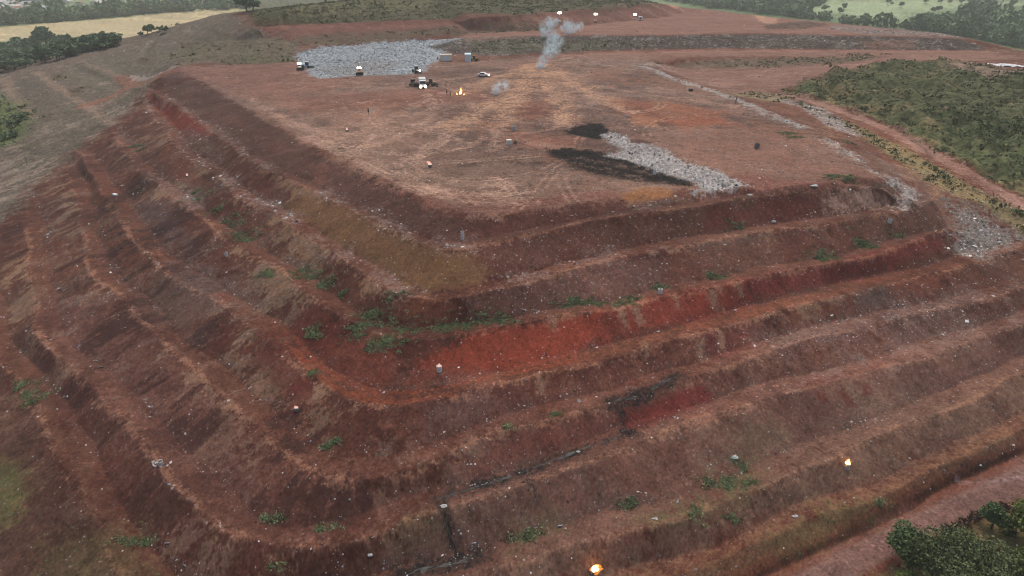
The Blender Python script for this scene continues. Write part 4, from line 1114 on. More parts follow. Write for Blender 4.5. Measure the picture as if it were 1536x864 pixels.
def copy_thing(o, loc=None, rz=None, sc=None, label=None, parent=None):
    c = o.copy(); COL.objects.link(c)
    if parent: c.parent = parent
    for ch in o.children:
        copy_thing(ch, parent=c)
    if loc is not None: c.location = loc
    if rz is not None: c.rotation_euler = (0, 0, rz)
    if sc is not None: c.scale = (sc, sc, sc) if np.isscalar(sc) else sc
    if label: c['label'] = label
    return c


def at(px, py, dz=0.0):
    x, y, z = ground(px, py)
    return (x, y, float(height(x, y)) + dz)


def facing(loc, extra=0.0):
    """heading that turns local -Y towards the drone"""
    return math.atan2(loc[0], loc[1]) * -1 + extra


M_CONC = mat('concrete', (.46, .44, .41), .9, noise=.25)
M_CONCD = mat('sooty_concrete', (.16, .14, .13), .9, noise=.35)
M_PIPE = mat('galvanised_pipe', (.30, .31, .32), .5, .6)
M_WHITE = mat('white_paint', (.80, .80, .78), .5, noise=.08)
M_CREAM = mat('cream_paint', (.72, .70, .60), .6, noise=.08)
M_BLUE = mat('pale_blue_paint', (.62, .78, .86), .5, noise=.06)
M_YEL = mat('machine_yellow', (.42, .25, .06), .55, noise=.2)
M_ORG = mat('machine_orange', (.62, .30, .14), .55, noise=.2)
M_DARK = mat('dark_steel', (.06, .052, .047), .6, .3, noise=.3)
M_RUB = mat('rubber', (.025, .024, .023), .9)
M_DUSTY = mat('dusty_machine_paint', (.22, .17, .13), .8, noise=.25)
M_GLASS = mat('dark_glass', (.03, .035, .04), .12, noise=.05)
M_LAMP = mat('lamp_lens', (.8, .75, .65), .3, emit=(1, .80, .68), estr=9)
M_FLOOD = mat('flood_lens', (.9, .88, .8), .3, emit=(1, .95, .82), estr=30)
M_BAG = mat('white_plastic', (.46, .47, .47), .45, noise=.12)
M_TARP = mat('white_sheet', (.72, .73, .74), .4, noise=.08)
M_BARK = mat('bark', (.11, .085, .065), .95, noise=.3)
M_LIME = mat('whitewashed_concrete', (.66, .65, .61), .85, noise=.2)
M_WOOD = mat('weathered_wood', (.10, .08, .065), .9, noise=.3)


def flame_mat(name, base, tip, s):
    m = bpy.data.materials.new(name); m.use_nodes = True
    nt = m.node_tree; nt.nodes.clear()
    tc = node(nt, 'ShaderNodeTexCoord'); sx = node(nt, 'ShaderNodeSeparateXYZ'); nt.links.new(tc.outputs['Generated'], sx.inputs[0])
    cr = node(nt, 'ShaderNodeValToRGB'); el = cr.color_ramp.elements
    el[0].position = .15; el[0].color = (*base, 1); el[1].position = .9; el[1].color = (*tip, 1)
    nt.links.new(sx.outputs[2], cr.inputs[0])
    em = node(nt, 'ShaderNodeEmission', ins={'Strength': s}); nt.links.new(cr.outputs[0], em.inputs[0])
    out = node(nt, 'ShaderNodeOutputMaterial'); nt.links.new(em.outputs[0], out.inputs[0])
    return m


F_HOT = flame_mat('flame_hot', (1, .72, .30), (1, .26, .04), 22.0)
F_MID = flame_mat('flame_orange', (1, .62, .26), (1, .28, .08), 4.0)
def halo_mat(name, col, s, f):
    m = bpy.data.materials.new(name); m.use_nodes = True
    nt = m.node_tree; nt.nodes.clear()
    em = node(nt, 'ShaderNodeEmission', ins={'Color': (*col, 1), 'Strength': s}); tr = node(nt, 'ShaderNodeBsdfTransparent'); mx = node(nt, 'ShaderNodeMixShader', ins={0: f})
    nt.links.new(tr.outputs[0], mx.inputs[1]); nt.links.new(em.outputs[0], mx.inputs[2])
    out = node(nt, 'ShaderNodeOutputMaterial'); nt.links.new(mx.outputs[0], out.inputs[0])
    return m


F_EDGE = halo_mat('flame_edge', (1, .30, .05), 1.6, .42)
F_PALE = flame_mat('flame_pale', (1, .72, .62), (.95, .42, .32), 1.05)


def flame_mb(h, w, seed, lean=(0, 0), n=4):
    g = np.random.default_rng(seed); b = MB()
    for i in range(n):
        hh = h * g.uniform(.55, 1.0) if i else h
        a = g.uniform(0, 6.28); o = w * .28 * (i > 0)
        cx, cy = math.cos(a) * o, math.sin(a) * o
        pts, rad = [], []
        for k in range(7):
            t = k / 6
            pts.append((cx + lean[0] * t * t * h + .07 * h * math.sin(5 * t + i), cy + lean[1] * t * t * h + .06 * h * math.cos(4 * t + 2 * i), hh * t))
            rad.append(max(.012, w * .5 * (1.0 if i == 0 else .6) * (.55 + .9 * t) * (1 - t) ** .8))
        b.tube(pts, rad, 9)
    return b


def vent(px, py, label, r=.42, h=.95, flame=None, fm=None, fw=None, lean=(0, 0), ring=None, sooty=False, pipe=True, seed=1, tilt=0.0):
    loc = at(px, py)
    root = empty('gas_vent', (loc[0], loc[1], loc[2] - .12))
    root.rotation_euler = (tilt, tilt * .6, seed * 1.3)
    tag(root, label, 'gas vent', 'gas vents of the landfill')
    b = MB()
    b.lathe([(r, 0), (r * 1.02, h * .06), (r, h * .1), (r, h * .94), (r * 1.05, h * .95), (r * 1.05, h), (r * .82, h), (r * .80, h * .7)], 18, cap=False)
    b.build('concrete_ring', ring or (M_CONCD if sooty else M_CONC), root)
    g = np.random.default_rng(seed + 40)
    s = MB()
    for i in range(9):
        a = g.uniform(0, 6.28); q = g.uniform(0, r * .6)
        s.lathe([(.02, -.08), (.13, -.03), (.15, .04), (.06, .1)], 6, (q * math.cos(a), q * math.sin(a), h * .68 + g.uniform(-.03, .05)))
    s.build('gravel_fill', M_CONCD, root)
    if pipe:
        MB().lathe([(.07, h * .3), (.07, h * 1.15), (.085, h * 1.15), (.085, h * 1.22), (.06, h * 1.22)], 10).build('pipe', M_PIPE, root)
    if flame:
        fo = flame_mb(flame, fw or r * 1.5, seed, lean).build('flame', fm, root, True, (0, 0, h * .75))
        if fm is F_HOT:
            flame_mb(flame * 1.2, (fw or r * 1.5) * 1.4, seed + 3, (lean[0] * 1.6, lean[1])).build('flame_edge', F_EDGE, fo, True, (0, 0, -.05))
    return root


# ------------------------------------------------------------------ gas vents, burning and idle
vent(891, 862, 'gas vent with the largest white-hot flame, at the bottom of the mound', .45, 1.0, 1.2, F_HOT, .85, (-.35, .1), sooty=True, seed=2)
vent(1270, 702, 'grey gas vent with a small orange flame on the slope above the road', .38, .95, .95, F_HOT, .62, (.05, .05), seed=3)
vent(659, 556, 'pale gas vent with a leaning pinkish flame below the bright red cut', .38, .95, .85, F_PALE, .55, (.45, 0), seed=4, ring=M_LIME)
vent(445, 615, 'low dark gas vent with a faint pink flame on the left slope', .36, .5, .5, F_PALE, .5, (.0, 0), seed=5, sooty=True)
vent(281, 265, 'gas vent with a small pink flame high on the left flank near green weeds', .36, .45, .75, F_PALE, .5, (.15, 0), seed=6, sooty=True)
vent(521, 197, 'small gas vent with a pale flame on the left part of the platform', .4, .5, .75, F_PALE, .6, (.3, 0), seed=7, sooty=True)
vent(645, 250, 'sooty gas vent with a large pale pink flame on the platform', .42, .6, 1.15, F_PALE, .9, (.75, 0), seed=8, sooty=True)
vent(694, 358, 'tall slim pale gas vent at the foot of the dark slope by the corner', .3, 1.5, ring=M_LIME, seed=9)
vent(990, 440, 'whitish gas vent at the top edge of the bright red cut', .38, .95, ring=M_LIME, seed=10)
vent(1334, 334, 'grey tilted gas vent on the right part of the slope below the platform rim', .45, 1.0, seed=11, tilt=.18)
vent(771, 195, 'pale grey gas vent on the platform behind the small pale box', .55, 1.2, seed=12)
vent(773, 216, 'dark gas vent on the platform right beside the small pale box', .5, .9, seed=13, sooty=True)
vent(1135, 222, 'dark gas vent standing alone on a grey patch at right of the platform', .62, 1.3, seed=14, sooty=True)
vent(939, 176, 'low grey gas vent beside the orange soil patches of the platform', .45, .8, seed=15, tilt=.2)
vent(982, 261, 'slim white gas vent on the black soil next to the white rubble', .32, 1.2, ring=M_WHITE, seed=16)
vent(340, 384, 'pale broken gas vent on the left flank below the green weeds', .32, .95, seed=17, tilt=.25)
q = vent(241, 697, 'grey gas vent ringed by torn white sheeting on the lower left flank', .36, .7, seed=19)
g = np.random.default_rng(5)
P = g.normal(0, 1, (26, 3)) * (.9, .35, .05) + (.35, 0, .12)
quads_mesh('torn_sheet', leaf_quads(P, .34, g), M_BAG, parent=q)

# small box and other single pieces on the platform
def crate(px, py, sx, sy, sz, m, label, cat='box', name='box', rz=.2):
    loc = at(px, py)
    b = MB().box(-sx / 2, sx / 2, -sy / 2, sy / 2, -.1, sz, 0, .05)
    b.box(-sx / 2 - .03, sx / 2 + .03, -sy / 2 - .03, sy / 2 + .03, sz + .002, sz + .08, 0, .05)
    o = b.build(name, m); o.location = loc; o.rotation_euler = (0, 0, rz)
    return tag(o, label, cat)


crate(763.5, 216, 1.15, 1.1, 1.0, M_CREAM, 'small pale box on the platform left of a dark gas vent')
crate(173, 293, 1.5, .7, .3, M_WHITE, 'flat white slab lying on the left flank', 'slab', 'slab', -.5)
crate(1036, 137, 1.3, 1.0, .8, M_DARK, 'dark box among the white litter on the right rim of the platform')


def bag(px, py, s, label):
    g = np.random.default_rng(int(px))
    loc = at(px, py)
    v, f = [], []
    n, m_ = 10, 6
    for j in range(m_ + 1):
        e = math.pi * j / m_
        for k in range(n):
            a = 2 * math.pi * k / n
            r = s * (1 + .22 * g.standard_normal()) * math.sin(e) * (1 if j < m_ - 1 else .6)
            v.append((1.25 * r * math.cos(a + 1), .85 * r * math.sin(a + 1), s * (.3 - .42 * math.cos(e) + .1 * g.standard_normal())))
    for j in range(m_):
        for k in range(n):
            f.append((j * n + k, j * n + (k + 1) % n, (j + 1) * n + (k + 1) % n, (j + 1) * n + k))
    o = MB().add(v, f).build('plastic_bag', M_BAG); o.location = loc
    return tag(o, label, 'bag', 'stray white bags on the slopes')


bag(555, 833, .26, 'round white bag alone on the brown slope near the bottom drain')
bag(665, 760, .34, 'white bag at the head of the dark trickle below the long drain')
bag(867, 678, .22, 'white bag lying in the long black drain')
bag(1102, 687, .4, 'crumpled pale bag on the slope left of the burning lower vent')
bag(1192, 775, .3, 'white bag on the berm above the road, below the burning vent')
bag(983, 779, .24, 'white bag on the grassy lower berm at centre right')
bag(1125, 293, .4, 'white bag on the narrow ledge right of the white rubble')
bag(1220, 280, .7, 'pale lumpy bag on the red rim under the right end of the platform')
bag(1160, 333, .42, 'long white bag on the second berm at right')

# ------------------------------------------------------------------ machines
def wheel(parent, x, y, r, w):
    t = MB().lathe([(r * .62, -w / 2), (r * .95, -w / 2), (r, -w * .3), (r, w * .3), (r * .95, w / 2), (r * .62, w / 2)], 16, (0, 0, 0), 'y').build('wheel', M_RUB, parent, False, (x, y, r))
    MB().lathe([(r * .6, -w * .42), (r * .3, -w * .36), (r * .3, w * .36), (r * .6, w * .42)], 10, (0, 0, 0), 'y').build('rim', M_CREAM, t)
    return t


def lamp(parent, x, y, z, r=.16, m=None):
    return MB().lathe([(r * .6, -.1), (r, -.02), (r, .03), (r * .7, .06)], 10, (0, 0, 0), 'x').build('headlight', m or M_LAMP, parent, False, (x, y, z))


def truck(loc, rz, label, body_m, cab_m, lights=True):
    """refuse lorry, heading along local +X"""
    r = empty('refuse_truck', loc, rz); r.scale = (.92,) * 3; tag(r, label, 'truck')
    MB().box(-3.6, 3.3, -.45, .45, .62, .95).build('chassis', M_DARK, r)
    b = MB().prism([(-3.9, .9), (-4.2, 1.7), (-3.7, 3.1), (-3.2, 3.3), (1.5, 3.3), (1.6, .97), (-3.2, .97)], -1.22, 1.22)
    for x in (-2.6, -1.4, -.2, 1.0):
        b.box(x - .06, x + .06, -1.28, 1.28, 1.0, 3.36)
    b.build('refuse_body', body_m, r)
    c = MB().prism([(1.75, .7), (1.75, 2.95), (3.2, 2.95), (3.55, 1.8), (3.6, .7)], -1.2, 1.2).build('cab', cab_m, r)
    MB().prism([(3.27, 2.75), (3.32, 2.75), (3.59, 1.88), (3.54, 1.88)], -1.05, 1.05).build('windscreen', M_GLASS, c)
    MB().box(2.2, 3.0, -1.215, 1.215, 1.9, 2.7).build('side_window', M_GLASS, c)
    MB().box(3.58, 3.75, -1.2, 1.2, .45, .85, 0, .05).build('bumper', M_DARK, r)
    for x in (-2.6, -1.4, 2.5):
        for s in (-1, 1):
            wheel(r, x, s * 1.0, .5, .35)
    if lights:
        for s in (-1, 1):
            lamp(r, 3.78, s * .9, .85, .48)
    return r


def dozer(loc, rz, label, m, lights=True, name='bulldozer'):
    r = empty(name, loc, rz); r.scale = (.85,) * 3; tag(r, label, 'bulldozer')
    for s in (-1, 1):
        t = MB().prism([(-1.9, .45), (-1.6, .95), (1.5, .95), (1.9, .5), (1.5, .02), (-1.5, .02)], s * .95 - .28, s * .95 + .28).build('track', M_DARK, r)
        w = MB()
        for x in (-1.2, -.4, .4, 1.2):
            w.lathe([(.24, -.32), (.24, .32)], 10, (x, s * .95, .3), 'y')
        w.build('rollers', M_CONCD, t)
    MB().box(-.2, 1.9, -.6, .6, .7, 1.75, .08, .08).build('engine_hood', m, r)
    MB().box(-1.9, -.2, -.7, .7, .7, 1.4, 0, .08).build('body', m, r)
    c = MB().box(-1.3, .0, -.66, .66, 1.402, 2.6, .15, .05).build('cab', M_GLASS, r)
    MB().box(-1.45, .15, -.78, .78, 2.603, 2.75, 0, .08).build('cab_roof', m, c)
    b = MB().prism([(2.35, .05), (2.2, .5), (2.25, 1.1), (2.5, 1.35), (2.6, 1.35), (2.4, 1.05), (2.35, .5), (2.5, .05)], -1.65, 1.65)
    b.build('blade', M_DARK, r)
    for s in (-1, 1):
        MB().tube([(.3, s * 1.3, .5), (2.25, s * 1.3, .45)], [.09, .09]).build('push_arm', m, r)
        if lights:
            lamp(r, .12, s * .5, 2.95, .46)
    return r


def loader(loc, rz, label, m, lights=True, raise_=0.0):
    r = empty('wheel_loader', loc, rz); r.scale = (.78,) * 3; tag(r, label, 'loader')
    MB().box(-2.8, -.6, -.95, .95, .9, 2.0, .06, .1).build('engine_hood', m, r)
    MB().box(-.6, 1.2, -.55, .55, .75, 1.4).build('body', m, r)
    c = MB().box(-.9, .5, -.75, .75, 1.405, 3.1, .18, .06).build('cab', M_GLASS, r)
    MB().box(-1.0, .6, -.85, .85, 3.103, 3.25, 0, .08).build('cab_roof', m, c)
    for s in (-1, 1):
        MB().tube([(.6, s * .5, 1.5), (1.7, s * .5, 1.7 + raise_ * .5), (2.7, s * .5, .7 + raise_)], [.13, .14, .12]).build('lift_arm', m, r)
        for x in (-1.9, 1.1):
            wheel(r, x, s * 1.1, .75, .6)
        if lights:
            lamp(r, .62, s * .6, 3.1, .26)
    z = raise_
    MB().prism([(2.6, .15 + z), (2.5, .6 + z), (2.7, 1.2 + z), (2.85, 1.25 + z), (2.75, .6 + z), (2.9, .3 + z), (3.7, .18 + z), (3.7, .1 + z)], -1.4, 1.4).build('bucket', M_DARK, r)
    return r


def turned(loc, deg=0.0):
    """heading with local +X towards the drone, turned by deg"""
    return math.atan2(-loc[1], -loc[0]) + math.radians(deg)


L = at(634, 131); truck(L, turned(L, 3), 'white refuse truck facing the camera with both headlights on, in front of the waste', M_WHITE, M_WHITE)
L = at(621, 129); dozer(L, turned(L, 35), 'dark bulldozer parked close beside the refuse truck on its left', M_DUSTY, False)
L = at(647, 129); loader(L, turned(L, 70), 'dark low loader parked close beside the refuse truck on its right', M_DUSTY, False)
L = at(625, 109); loader(L, turned(L, 25), 'white loader with one bright light at the right edge of the fresh waste', M_WHITE, False)
lamp(bpy.data.objects[[o.name for o in bpy.data.objects if o.name.startswith('wheel_loader')][-1]], 3.0, .3, 1.4, .5)
L = at(539.5, 112); dozer(L, turned(L, 0), 'orange bulldozer with bright lamps pushing at the front of the waste heap', M_ORG)
L = at(450, 105); dozer(L, turned(L, 4), 'cream bulldozer with two bright lamps at the left edge of the waste', M_CREAM)
L = at(461.5, 102); loader(L, turned(L, 60), 'pale blue loader standing unlit behind the cream bulldozer at left of the waste', M_BLUE, False)
L = at(711.5, 92); loader(L, turned(L, 80), 'yellow loader parked right of the pale blue cabin', M_YEL, False, .4)


def car(loc, rz, label):
    r = empty('car', loc, rz); tag(r, label, 'car')
    b = MB().prism([(-2.2, .45), (-2.25, .95), (-1.5, 1.05), (-1.0, 1.55), (.4, 1.6), (1.05, 1.08), (2.0, .95), (2.2, .7), (2.15, .4)], -.85, .85).build('body', M_WHITE, r)
    MB().prism([(-1.25, 1.08), (-.9, 1.48), (.33, 1.52), (.8, 1.1)], -.862, .862).build('side_window', M_GLASS, b)
    for x in (-1.4, 1.35):
        for s in (-1, 1):
            wheel(r, x, s * .75, .36, .24)
    for s in (-1, 1):
        lamp(r, 2.2, s * .6, .75, .25)
    return r


L = at(725, 115); car(L, turned(L, 75), 'pale car crossing the dusty ground right of the refuse truck')


def container(px, py, lx, ly, h, m, label, name, cat, rz=0.0):
    loc = at(px, py); r = empty(name, loc, facing(loc, rz)); tag(r, label, cat)
    b = MB()
    n = int(lx / .28)
    for i in range(n):
        x = -lx / 2 + lx * i / n; b.box(x, x + lx / n * .55, -ly / 2 - .03, ly / 2 + .03, .12, h)
    b.box(-lx / 2, lx / 2, -ly / 2, ly / 2, .1, h - .01)
    b.build('wall', m, r)
    MB().box(-lx / 2 - .06, lx / 2 + .06, -ly / 2 - .08, ly / 2 + .08, h + .003, h + .14).build('roof', m, r)
    MB().box(-lx * .12, lx * .12, -ly / 2 - .07, -ly / 2 - .035, .2, h * .86).build('door', M_CREAM if m is M_BLUE else M_BLUE, r)
    MB().box(-lx / 2, lx / 2, -ly / 2 + .1, ly / 2 - .1, -.3, .095).build('skid', M_DARK, r)
    return r


container(669, 91, 5.0, 2.4, 2.5, M_CREAM, 'long cream steel container right of the fresh waste', 'site_container', 'container')
container(702, 92, 2.6, 5.0, 3.0, M_BLUE, 'narrow pale blue site cabin left of the yellow loader', 'site_cabin', 'cabin')


def light_tower(px, py, top, label):
    loc = at(px, py); r = empty('light_tower', loc, facing(loc)); tag(r, label, 'floodlight', 'floodlights of the upper platform')
    MB().box(-.9, .9, -.5, .5, .25, 1.1, 0, .08).build('trailer', M_CREAM, r)
    for s in (-1, 1): wheel(r, 0, s * .6, .3, .2)
    MB().tube([(0, 0, 1.1), (0, 0, top * .6), (0, 0, top)], [.09, .07, .05]).build('mast', M_PIPE, r)
    MB().box(-.75, .75, -.06, .06, top - .05, top + .05).build('crossbar', M_PIPE, r)
    for x in (-.5, .0, .5):
        h = MB().box(-.22, .22, -.30, -.08, -.2, .2).build('lamp_housing', M_DARK, r, False, (x, 0, top + .25))
        MB().box(-.40, .40, -.36, -.305, -.42, .42).build('lens', M_FLOOD, h)
    return r


light_tower(839, 34, 4.6, 'leftmost of the three lit floodlights on the upper platform, behind the smoke')
light_tower(893, 33, 3.9, 'middle one of the three lit floodlights on the upper platform')
light_tower(952, 30, 2.9, 'rightmost of the three lit floodlights, beside the white generator')
loc = at(960.5, 30.5)
r = empty('generator', loc, facing(loc)); tag(r, 'white generator box right beside the rightmost floodlight', 'generator')
MB().box(-1.2, 1.2, -.7, .7, .3, 2.1, 0, .1).build('housing', M_WHITE, r)
MB().box(-.5, .5, -.72, -.705, .7, 1.6).build('grille', M_DARK, r)
MB().box(-1.1, 1.1, -.6, .6, -.1, .295).build('skid', M_DARK, r)
MB().tube([(.8, .2, 2.1), (.8, .2, 2.5)], [.07, .07]).build('exhaust', M_PIPE, r)

# white sheet on the green hill
loc = at(1511, 99)
g = np.random.default_rng(3)
n = 18
U, Vv = np.meshgrid(np.linspace(-1, 1, n), np.linspace(-1, 1, n), indexing='ij')
bx = U * 5.2 * (1 + .15 * np.sin(3 * Vv + 1)); by = Vv * 3.6 * (1 + .25 * np.sin(4 * U)) - U * 1.8
bz = .35 * np.abs(np.sin(U * 5 + Vv * 3)) * (1 - U ** 2 * .6) + .12 * g.standard_normal((n, n)) + .1
gz = height(loc[0] + bx, loc[1] + by) - loc[2]
v = np.stack([bx, by, bz + gz], -1).reshape(-1, 3)
idx = np.arange(n * n).reshape(n, n)
f = np.stack([idx[:-1, :-1], idx[1:, :-1], idx[1:, 1:], idx[:-1, 1:]], -1).reshape(-1, 4)
o = MB().add(v.tolist(), f.tolist()).build('plastic_sheet', M_TARP, None, False, loc)
tag(o, 'crumpled white plastic sheet lying on top of the green hill at far right', 'sheet')


def post(px, py, h, label, r=.09):
    loc = at(px, py); o = MB().tube([(0, 0, -.3), (.03, 0, h * .5), (.05, .02, h)], [r, r * .9, r * .8]).build('marker_post', M_WOOD, None, False, loc)
    return tag(o, label, 'post', 'wooden marker posts')


post(1103.5, 155, 2.0, 'dark wooden post among the litter on the right rim of the platform', .16)
post(41, 247, 2.6, 'thin dark post standing on the old grey flank at far left')

# ------------------------------------------------------------------ the two workers by the fire, and one further left
def person(loc, rz, label, m_cloth, m_leg):
    b = bpy.data.meshes.new('person')
    J = [(0, 0, .95, .15), (0, 0, 1.2, .16), (0, 0, 1.42, .15), (0, 0, 1.53, .06), (0, .01, 1.62, .09), (0, .01, 1.72, .09),
         (-.1, 0, .9, .1), (-.12, .03, .5, .07), (-.13, 0, .08, .05), (-.13, .16, .04, .045),
         (.1, 0, .9, .1), (.13, -.03, .5, .07), (.14, -.06, .08, .05), (.14, .1, .04, .045),
         (-.2, 0, 1.4, .07), (-.27, .02, 1.12, .05), (-.26, .1, .88, .04), (-.26, .14, .78, .045),
         (.2, 0, 1.4, .07), (.27, .02, 1.12, .05), (.26, .1, .88, .04), (.26, .14, .78, .045)]
    E_ = [(0, 1), (1, 2), (2, 3), (3, 4), (4, 5), (0, 6), (6, 7), (7, 8), (8, 9), (0, 10), (10, 11), (11, 12), (12, 13), (2, 14), (14, 15), (15, 16), (16, 17), (2, 18), (18, 19), (19, 20), (20, 21)]
    b.from_pydata([j[:3] for j in J], E_, []); b.update(); b.materials.append(m_cloth)
    o = bpy.data.objects.new('person', b); COL.objects.link(o)
    md = o.modifiers.new('skin', 'SKIN')
    for i, sv in enumerate(b.skin_vertices[0].data):
        sv.radius = (J[i][3], J[i][3]); sv.use_root = (i == 0)
    o.modifiers.new('smooth', 'SUBSURF').render_levels = 1
    MB().lathe([(.105, 1.66), (.115, 1.72), (.09, 1.80), (.03, 1.83)], 10, (0, .01, 0)).build('hair', M_RUB, o)
    o.location = loc; o.rotation_euler = (0, 0, rz)
    return tag(o, label, 'person', 'workers on the platform')


M_CLOTH = mat('dark_work_clothes', (.03, .03, .035), .9)
M_CLOTH2 = mat('brown_work_clothes', (.05, .038, .032), .9)
person(at(670.5, 143), 2.2, 'worker in dark clothes standing left of the open fire, the farther of two', M_CLOTH, M_CLOTH)
person(at(675.5, 144.5), 1.4, 'worker in dark clothes standing nearest to the open fire', M_CLOTH2, M_CLOTH)
person(at(553, 172), 4.0, 'worker in dark clothes standing alone on the left part of the platform', M_CLOTH, M_CLOTH)

loc = at(690.5, 142.5)
r = empty('open_fire', loc); tag(r, 'open fire with tall orange flames burning on the platform near the workers', 'fire')
g = np.random.default_rng(9); b = MB()
for i in range(14):
    a = g.uniform(0, 6.28); q = g.uniform(.1, 1.3)
    b.tube([(q * math.cos(a), q * math.sin(a), .05), (q * .5 * math.cos(a + 1), q * .5 * math.sin(a + 1), .35)], [.08, .06], 5)
b.build('embers_pile', M_CONCD, r)
flame_mb(2.3, .8, 12, (.15, 0), 6).build('flame', F_MID, r, True, (0, 0, .1))
flame_mb(.7, .5, 13, (-.3, 0), 3).build('flame', F_MID, r, True, (-1.1, .2, .05))
flame_mb(.6, .4, 14, (.3, 0), 3).build('flame', F_MID, r, True, (1.2, -.2, .05))
# ------------------------------------------------------------------ drains with dark seepage
def drain(pts, w, label=None):
    W = smooth_line(gpoly(pts), .6)
    d = np.gradient(W, axis=0); d /= np.hypot(d[:, 0], d[:, 1])[:, None] + 1e-9
    nr = np.stack([-d[:, 1], d[:, 0]], 1)
    s = np.concatenate([[0], np.cumsum(np.hypot(*np.diff(W, axis=0).T))])
    ww = w * .36 * (1 + .35 * np.sin(s * .8) + .25 * np.sin(s * 2.3 + 1)) * np.minimum(1, np.minimum(s, s[-1] - s) / 2 + .15)
    rows = []
    for k in (-1, -.5, 0, .5, 1):
        q = W + nr * (ww * k)[:, None]
        rows.append(np.column_stack([q, np.zeros(len(q))]))
    z = np.min([height(q[:, 0], q[:, 1]) for q in rows], 0)
    z = np.convolve(np.pad(z, 4, 'edge'), np.ones(9) / 9, 'valid')
    for q in rows: q[:, 2] = np.maximum(z, height(q[:, 0], q[:, 1]) - .03) + .035
    V = np.stack(rows, 0).reshape(-1, 3); n = len(W)
    idx = np.arange(5 * n).reshape(5, n)
    f = np.stack([idx[:-1, :-1], idx[1:, :-1], idx[1:, 1:], idx[:-1, 1:]], -1).reshape(-1, 4)
    c = V[f].mean(1); keep = fbm(c[:, 0], c[:, 1], .05, T_FBM2, 51) > -.05
    return V, f[keep]


m, nt, bs = new_mat('seepage')
tc = node(nt, 'ShaderNodeNewGeometry'); n1 = node(nt, 'ShaderNodeTexNoise', ins={'Scale': 1.3, 'Detail': 6.0, 'Roughness': .6})
nt.links.new(tc.outputs['Position'], n1.inputs['Vector'])
cr = node(nt, 'ShaderNodeValToRGB'); el = cr.color_ramp.elements
el[0].position = .42; el[0].color = (.012, .013, .014, 1); el[1].position = .70; el[1].color = (.055, .065, .07, 1)
nt.links.new(n1.outputs['Fac'], cr.inputs[0]); nt.links.new(cr.outputs[0], bs.inputs['Base Color'])
bs.inputs['Roughness'].default_value = .5
bs.inputs['Specular IOR Level'].default_value = .35
b = MB()
for P, w in (([(596,866),(640,852),(690,842),(722,834)], .8), ([(655,749),(700,734),(760,715),(830,690),(880,670),(943,651)], .55), ([(921,601),(955,590),(990,574),(1016,563)], .7),
             ([(926,604),(934,624),(938,640),(946,650)], .2), ([(662,757),(668,780),(680,812),(690,832)], .16)):
    V, f = drain(P, w); b.add(V.tolist(), f.tolist())
o = b.build('water', m); tag(o, kind='structure')

# ------------------------------------------------------------------ loose waste: scraps scattered by density
def scraps(name, idx, size, m, label, lift=.05, seed=1, spread=.5, upr=.35):
    g = np.random.default_rng(seed)
    P = np.stack([X[idx], Y[idx], HH[idx]], 1) + g.uniform(-spread, spread, (len(idx), 3)) * (1, 1, 0)
    P[:, 2] = height(P[:, 0], P[:, 1]) + lift
    k = len(P)
    a = g.standard_normal((k, 3)) * (1, 1, upr); a /= np.linalg.norm(a, axis=1)[:, None]
    c = g.standard_normal((k, 3)) * (1, 1, upr); c -= (c * a).sum(1)[:, None] * a; c /= np.linalg.norm(c, axis=1)[:, None] + 1e-6
    s = (np.asarray(size) * np.clip(g.lognormal(-.1, .6, k), .3, 2.0))[:, None]
    q = g.uniform(.5, 1.2, (4, k, 1))
    V = np.stack([P - a * s * q[0], P - c * s * q[1] * .7, P + a * s * q[2], P + c * s * q[3] * .7], 1)
    V[:, 1, 2] += .1 * s[:, 0]; V[:, :, 2] = np.maximum(V[:, :, 2], P[:, None, 2] - lift * .5)
    t = g.uniform(0, 1, k)
    o = quads_mesh(name, V, m, t)
    return tag(o, label, 'litter', kind='stuff') if label else tag(o, kind='stuff')


def scrap_mat():
    m, nt, bs = new_mat('plastic_scraps')
    a = node(nt, 'ShaderNodeAttribute', attribute_name='tint')
    cr = node(nt, 'ShaderNodeValToRGB'); el = cr.color_ramp.elements
    cr.color_ramp.interpolation = 'CONSTANT'
    el[0].position = 0; el[0].color = (.05, .052, .06, 1); el[1].position = .9; el[1].color = (.70, .71, .72, 1)
    for p, q in ((.16, (.14, .14, .15, 1)), (.3, (.30, .31, .33, 1)), (.45, (.46, .46, .46, 1)), (.6, (.22, .28, .36, 1)), (.66, (.56, .55, .52, 1)), (.8, (.26, .21, .17, 1)), (.86, (.34, .14, .10, 1)), (.875, (.40, .46, .5, 1))):
        e = el.new(p); e.color = q
    nt.links.new(a.outputs['Fac'], cr.inputs[0]); nt.links.new(cr.outputs[0], bs.inputs['Base Color'])
    bs.inputs['Roughness'].default_value = .5
    return m


M_SCRAP = scrap_mat()
cell = np.gradient(RR)[None, :] * (RR[None, :] * np.gradient(AZ)[:, None])
cell = cell.ravel()
inview = near & (np.hypot(X, Y) > 45) & (np.hypot(X, Y) < 420)
prob = LIT * inview
heavy = prob > .42
g = np.random.default_rng(21)
pick = heavy & (g.uniform(0, 1, N) < cell * 2.6 * LIT)
ih = np.nonzero(pick)[0]
scraps('waste', ih, .27, M_SCRAP, 'thick layer of white and grey plastic waste', .08, 4, .3, .4)
light = (~heavy) & (g.uniform(0, 1, N) < cell * .8 * np.clip(prob - .02, 0, 1) * (1 + 1.2 * (n_mid > .8)))
il = np.nonzero(light)[0]
scraps('litter', il, .13 + .0006 * np.hypot(X[il], Y[il]) * .6, M_SCRAP, 'scattered scraps of pale plastic litter', .05, 5, .3, .5)
print('waste', len(ih), 'litter', len(il))

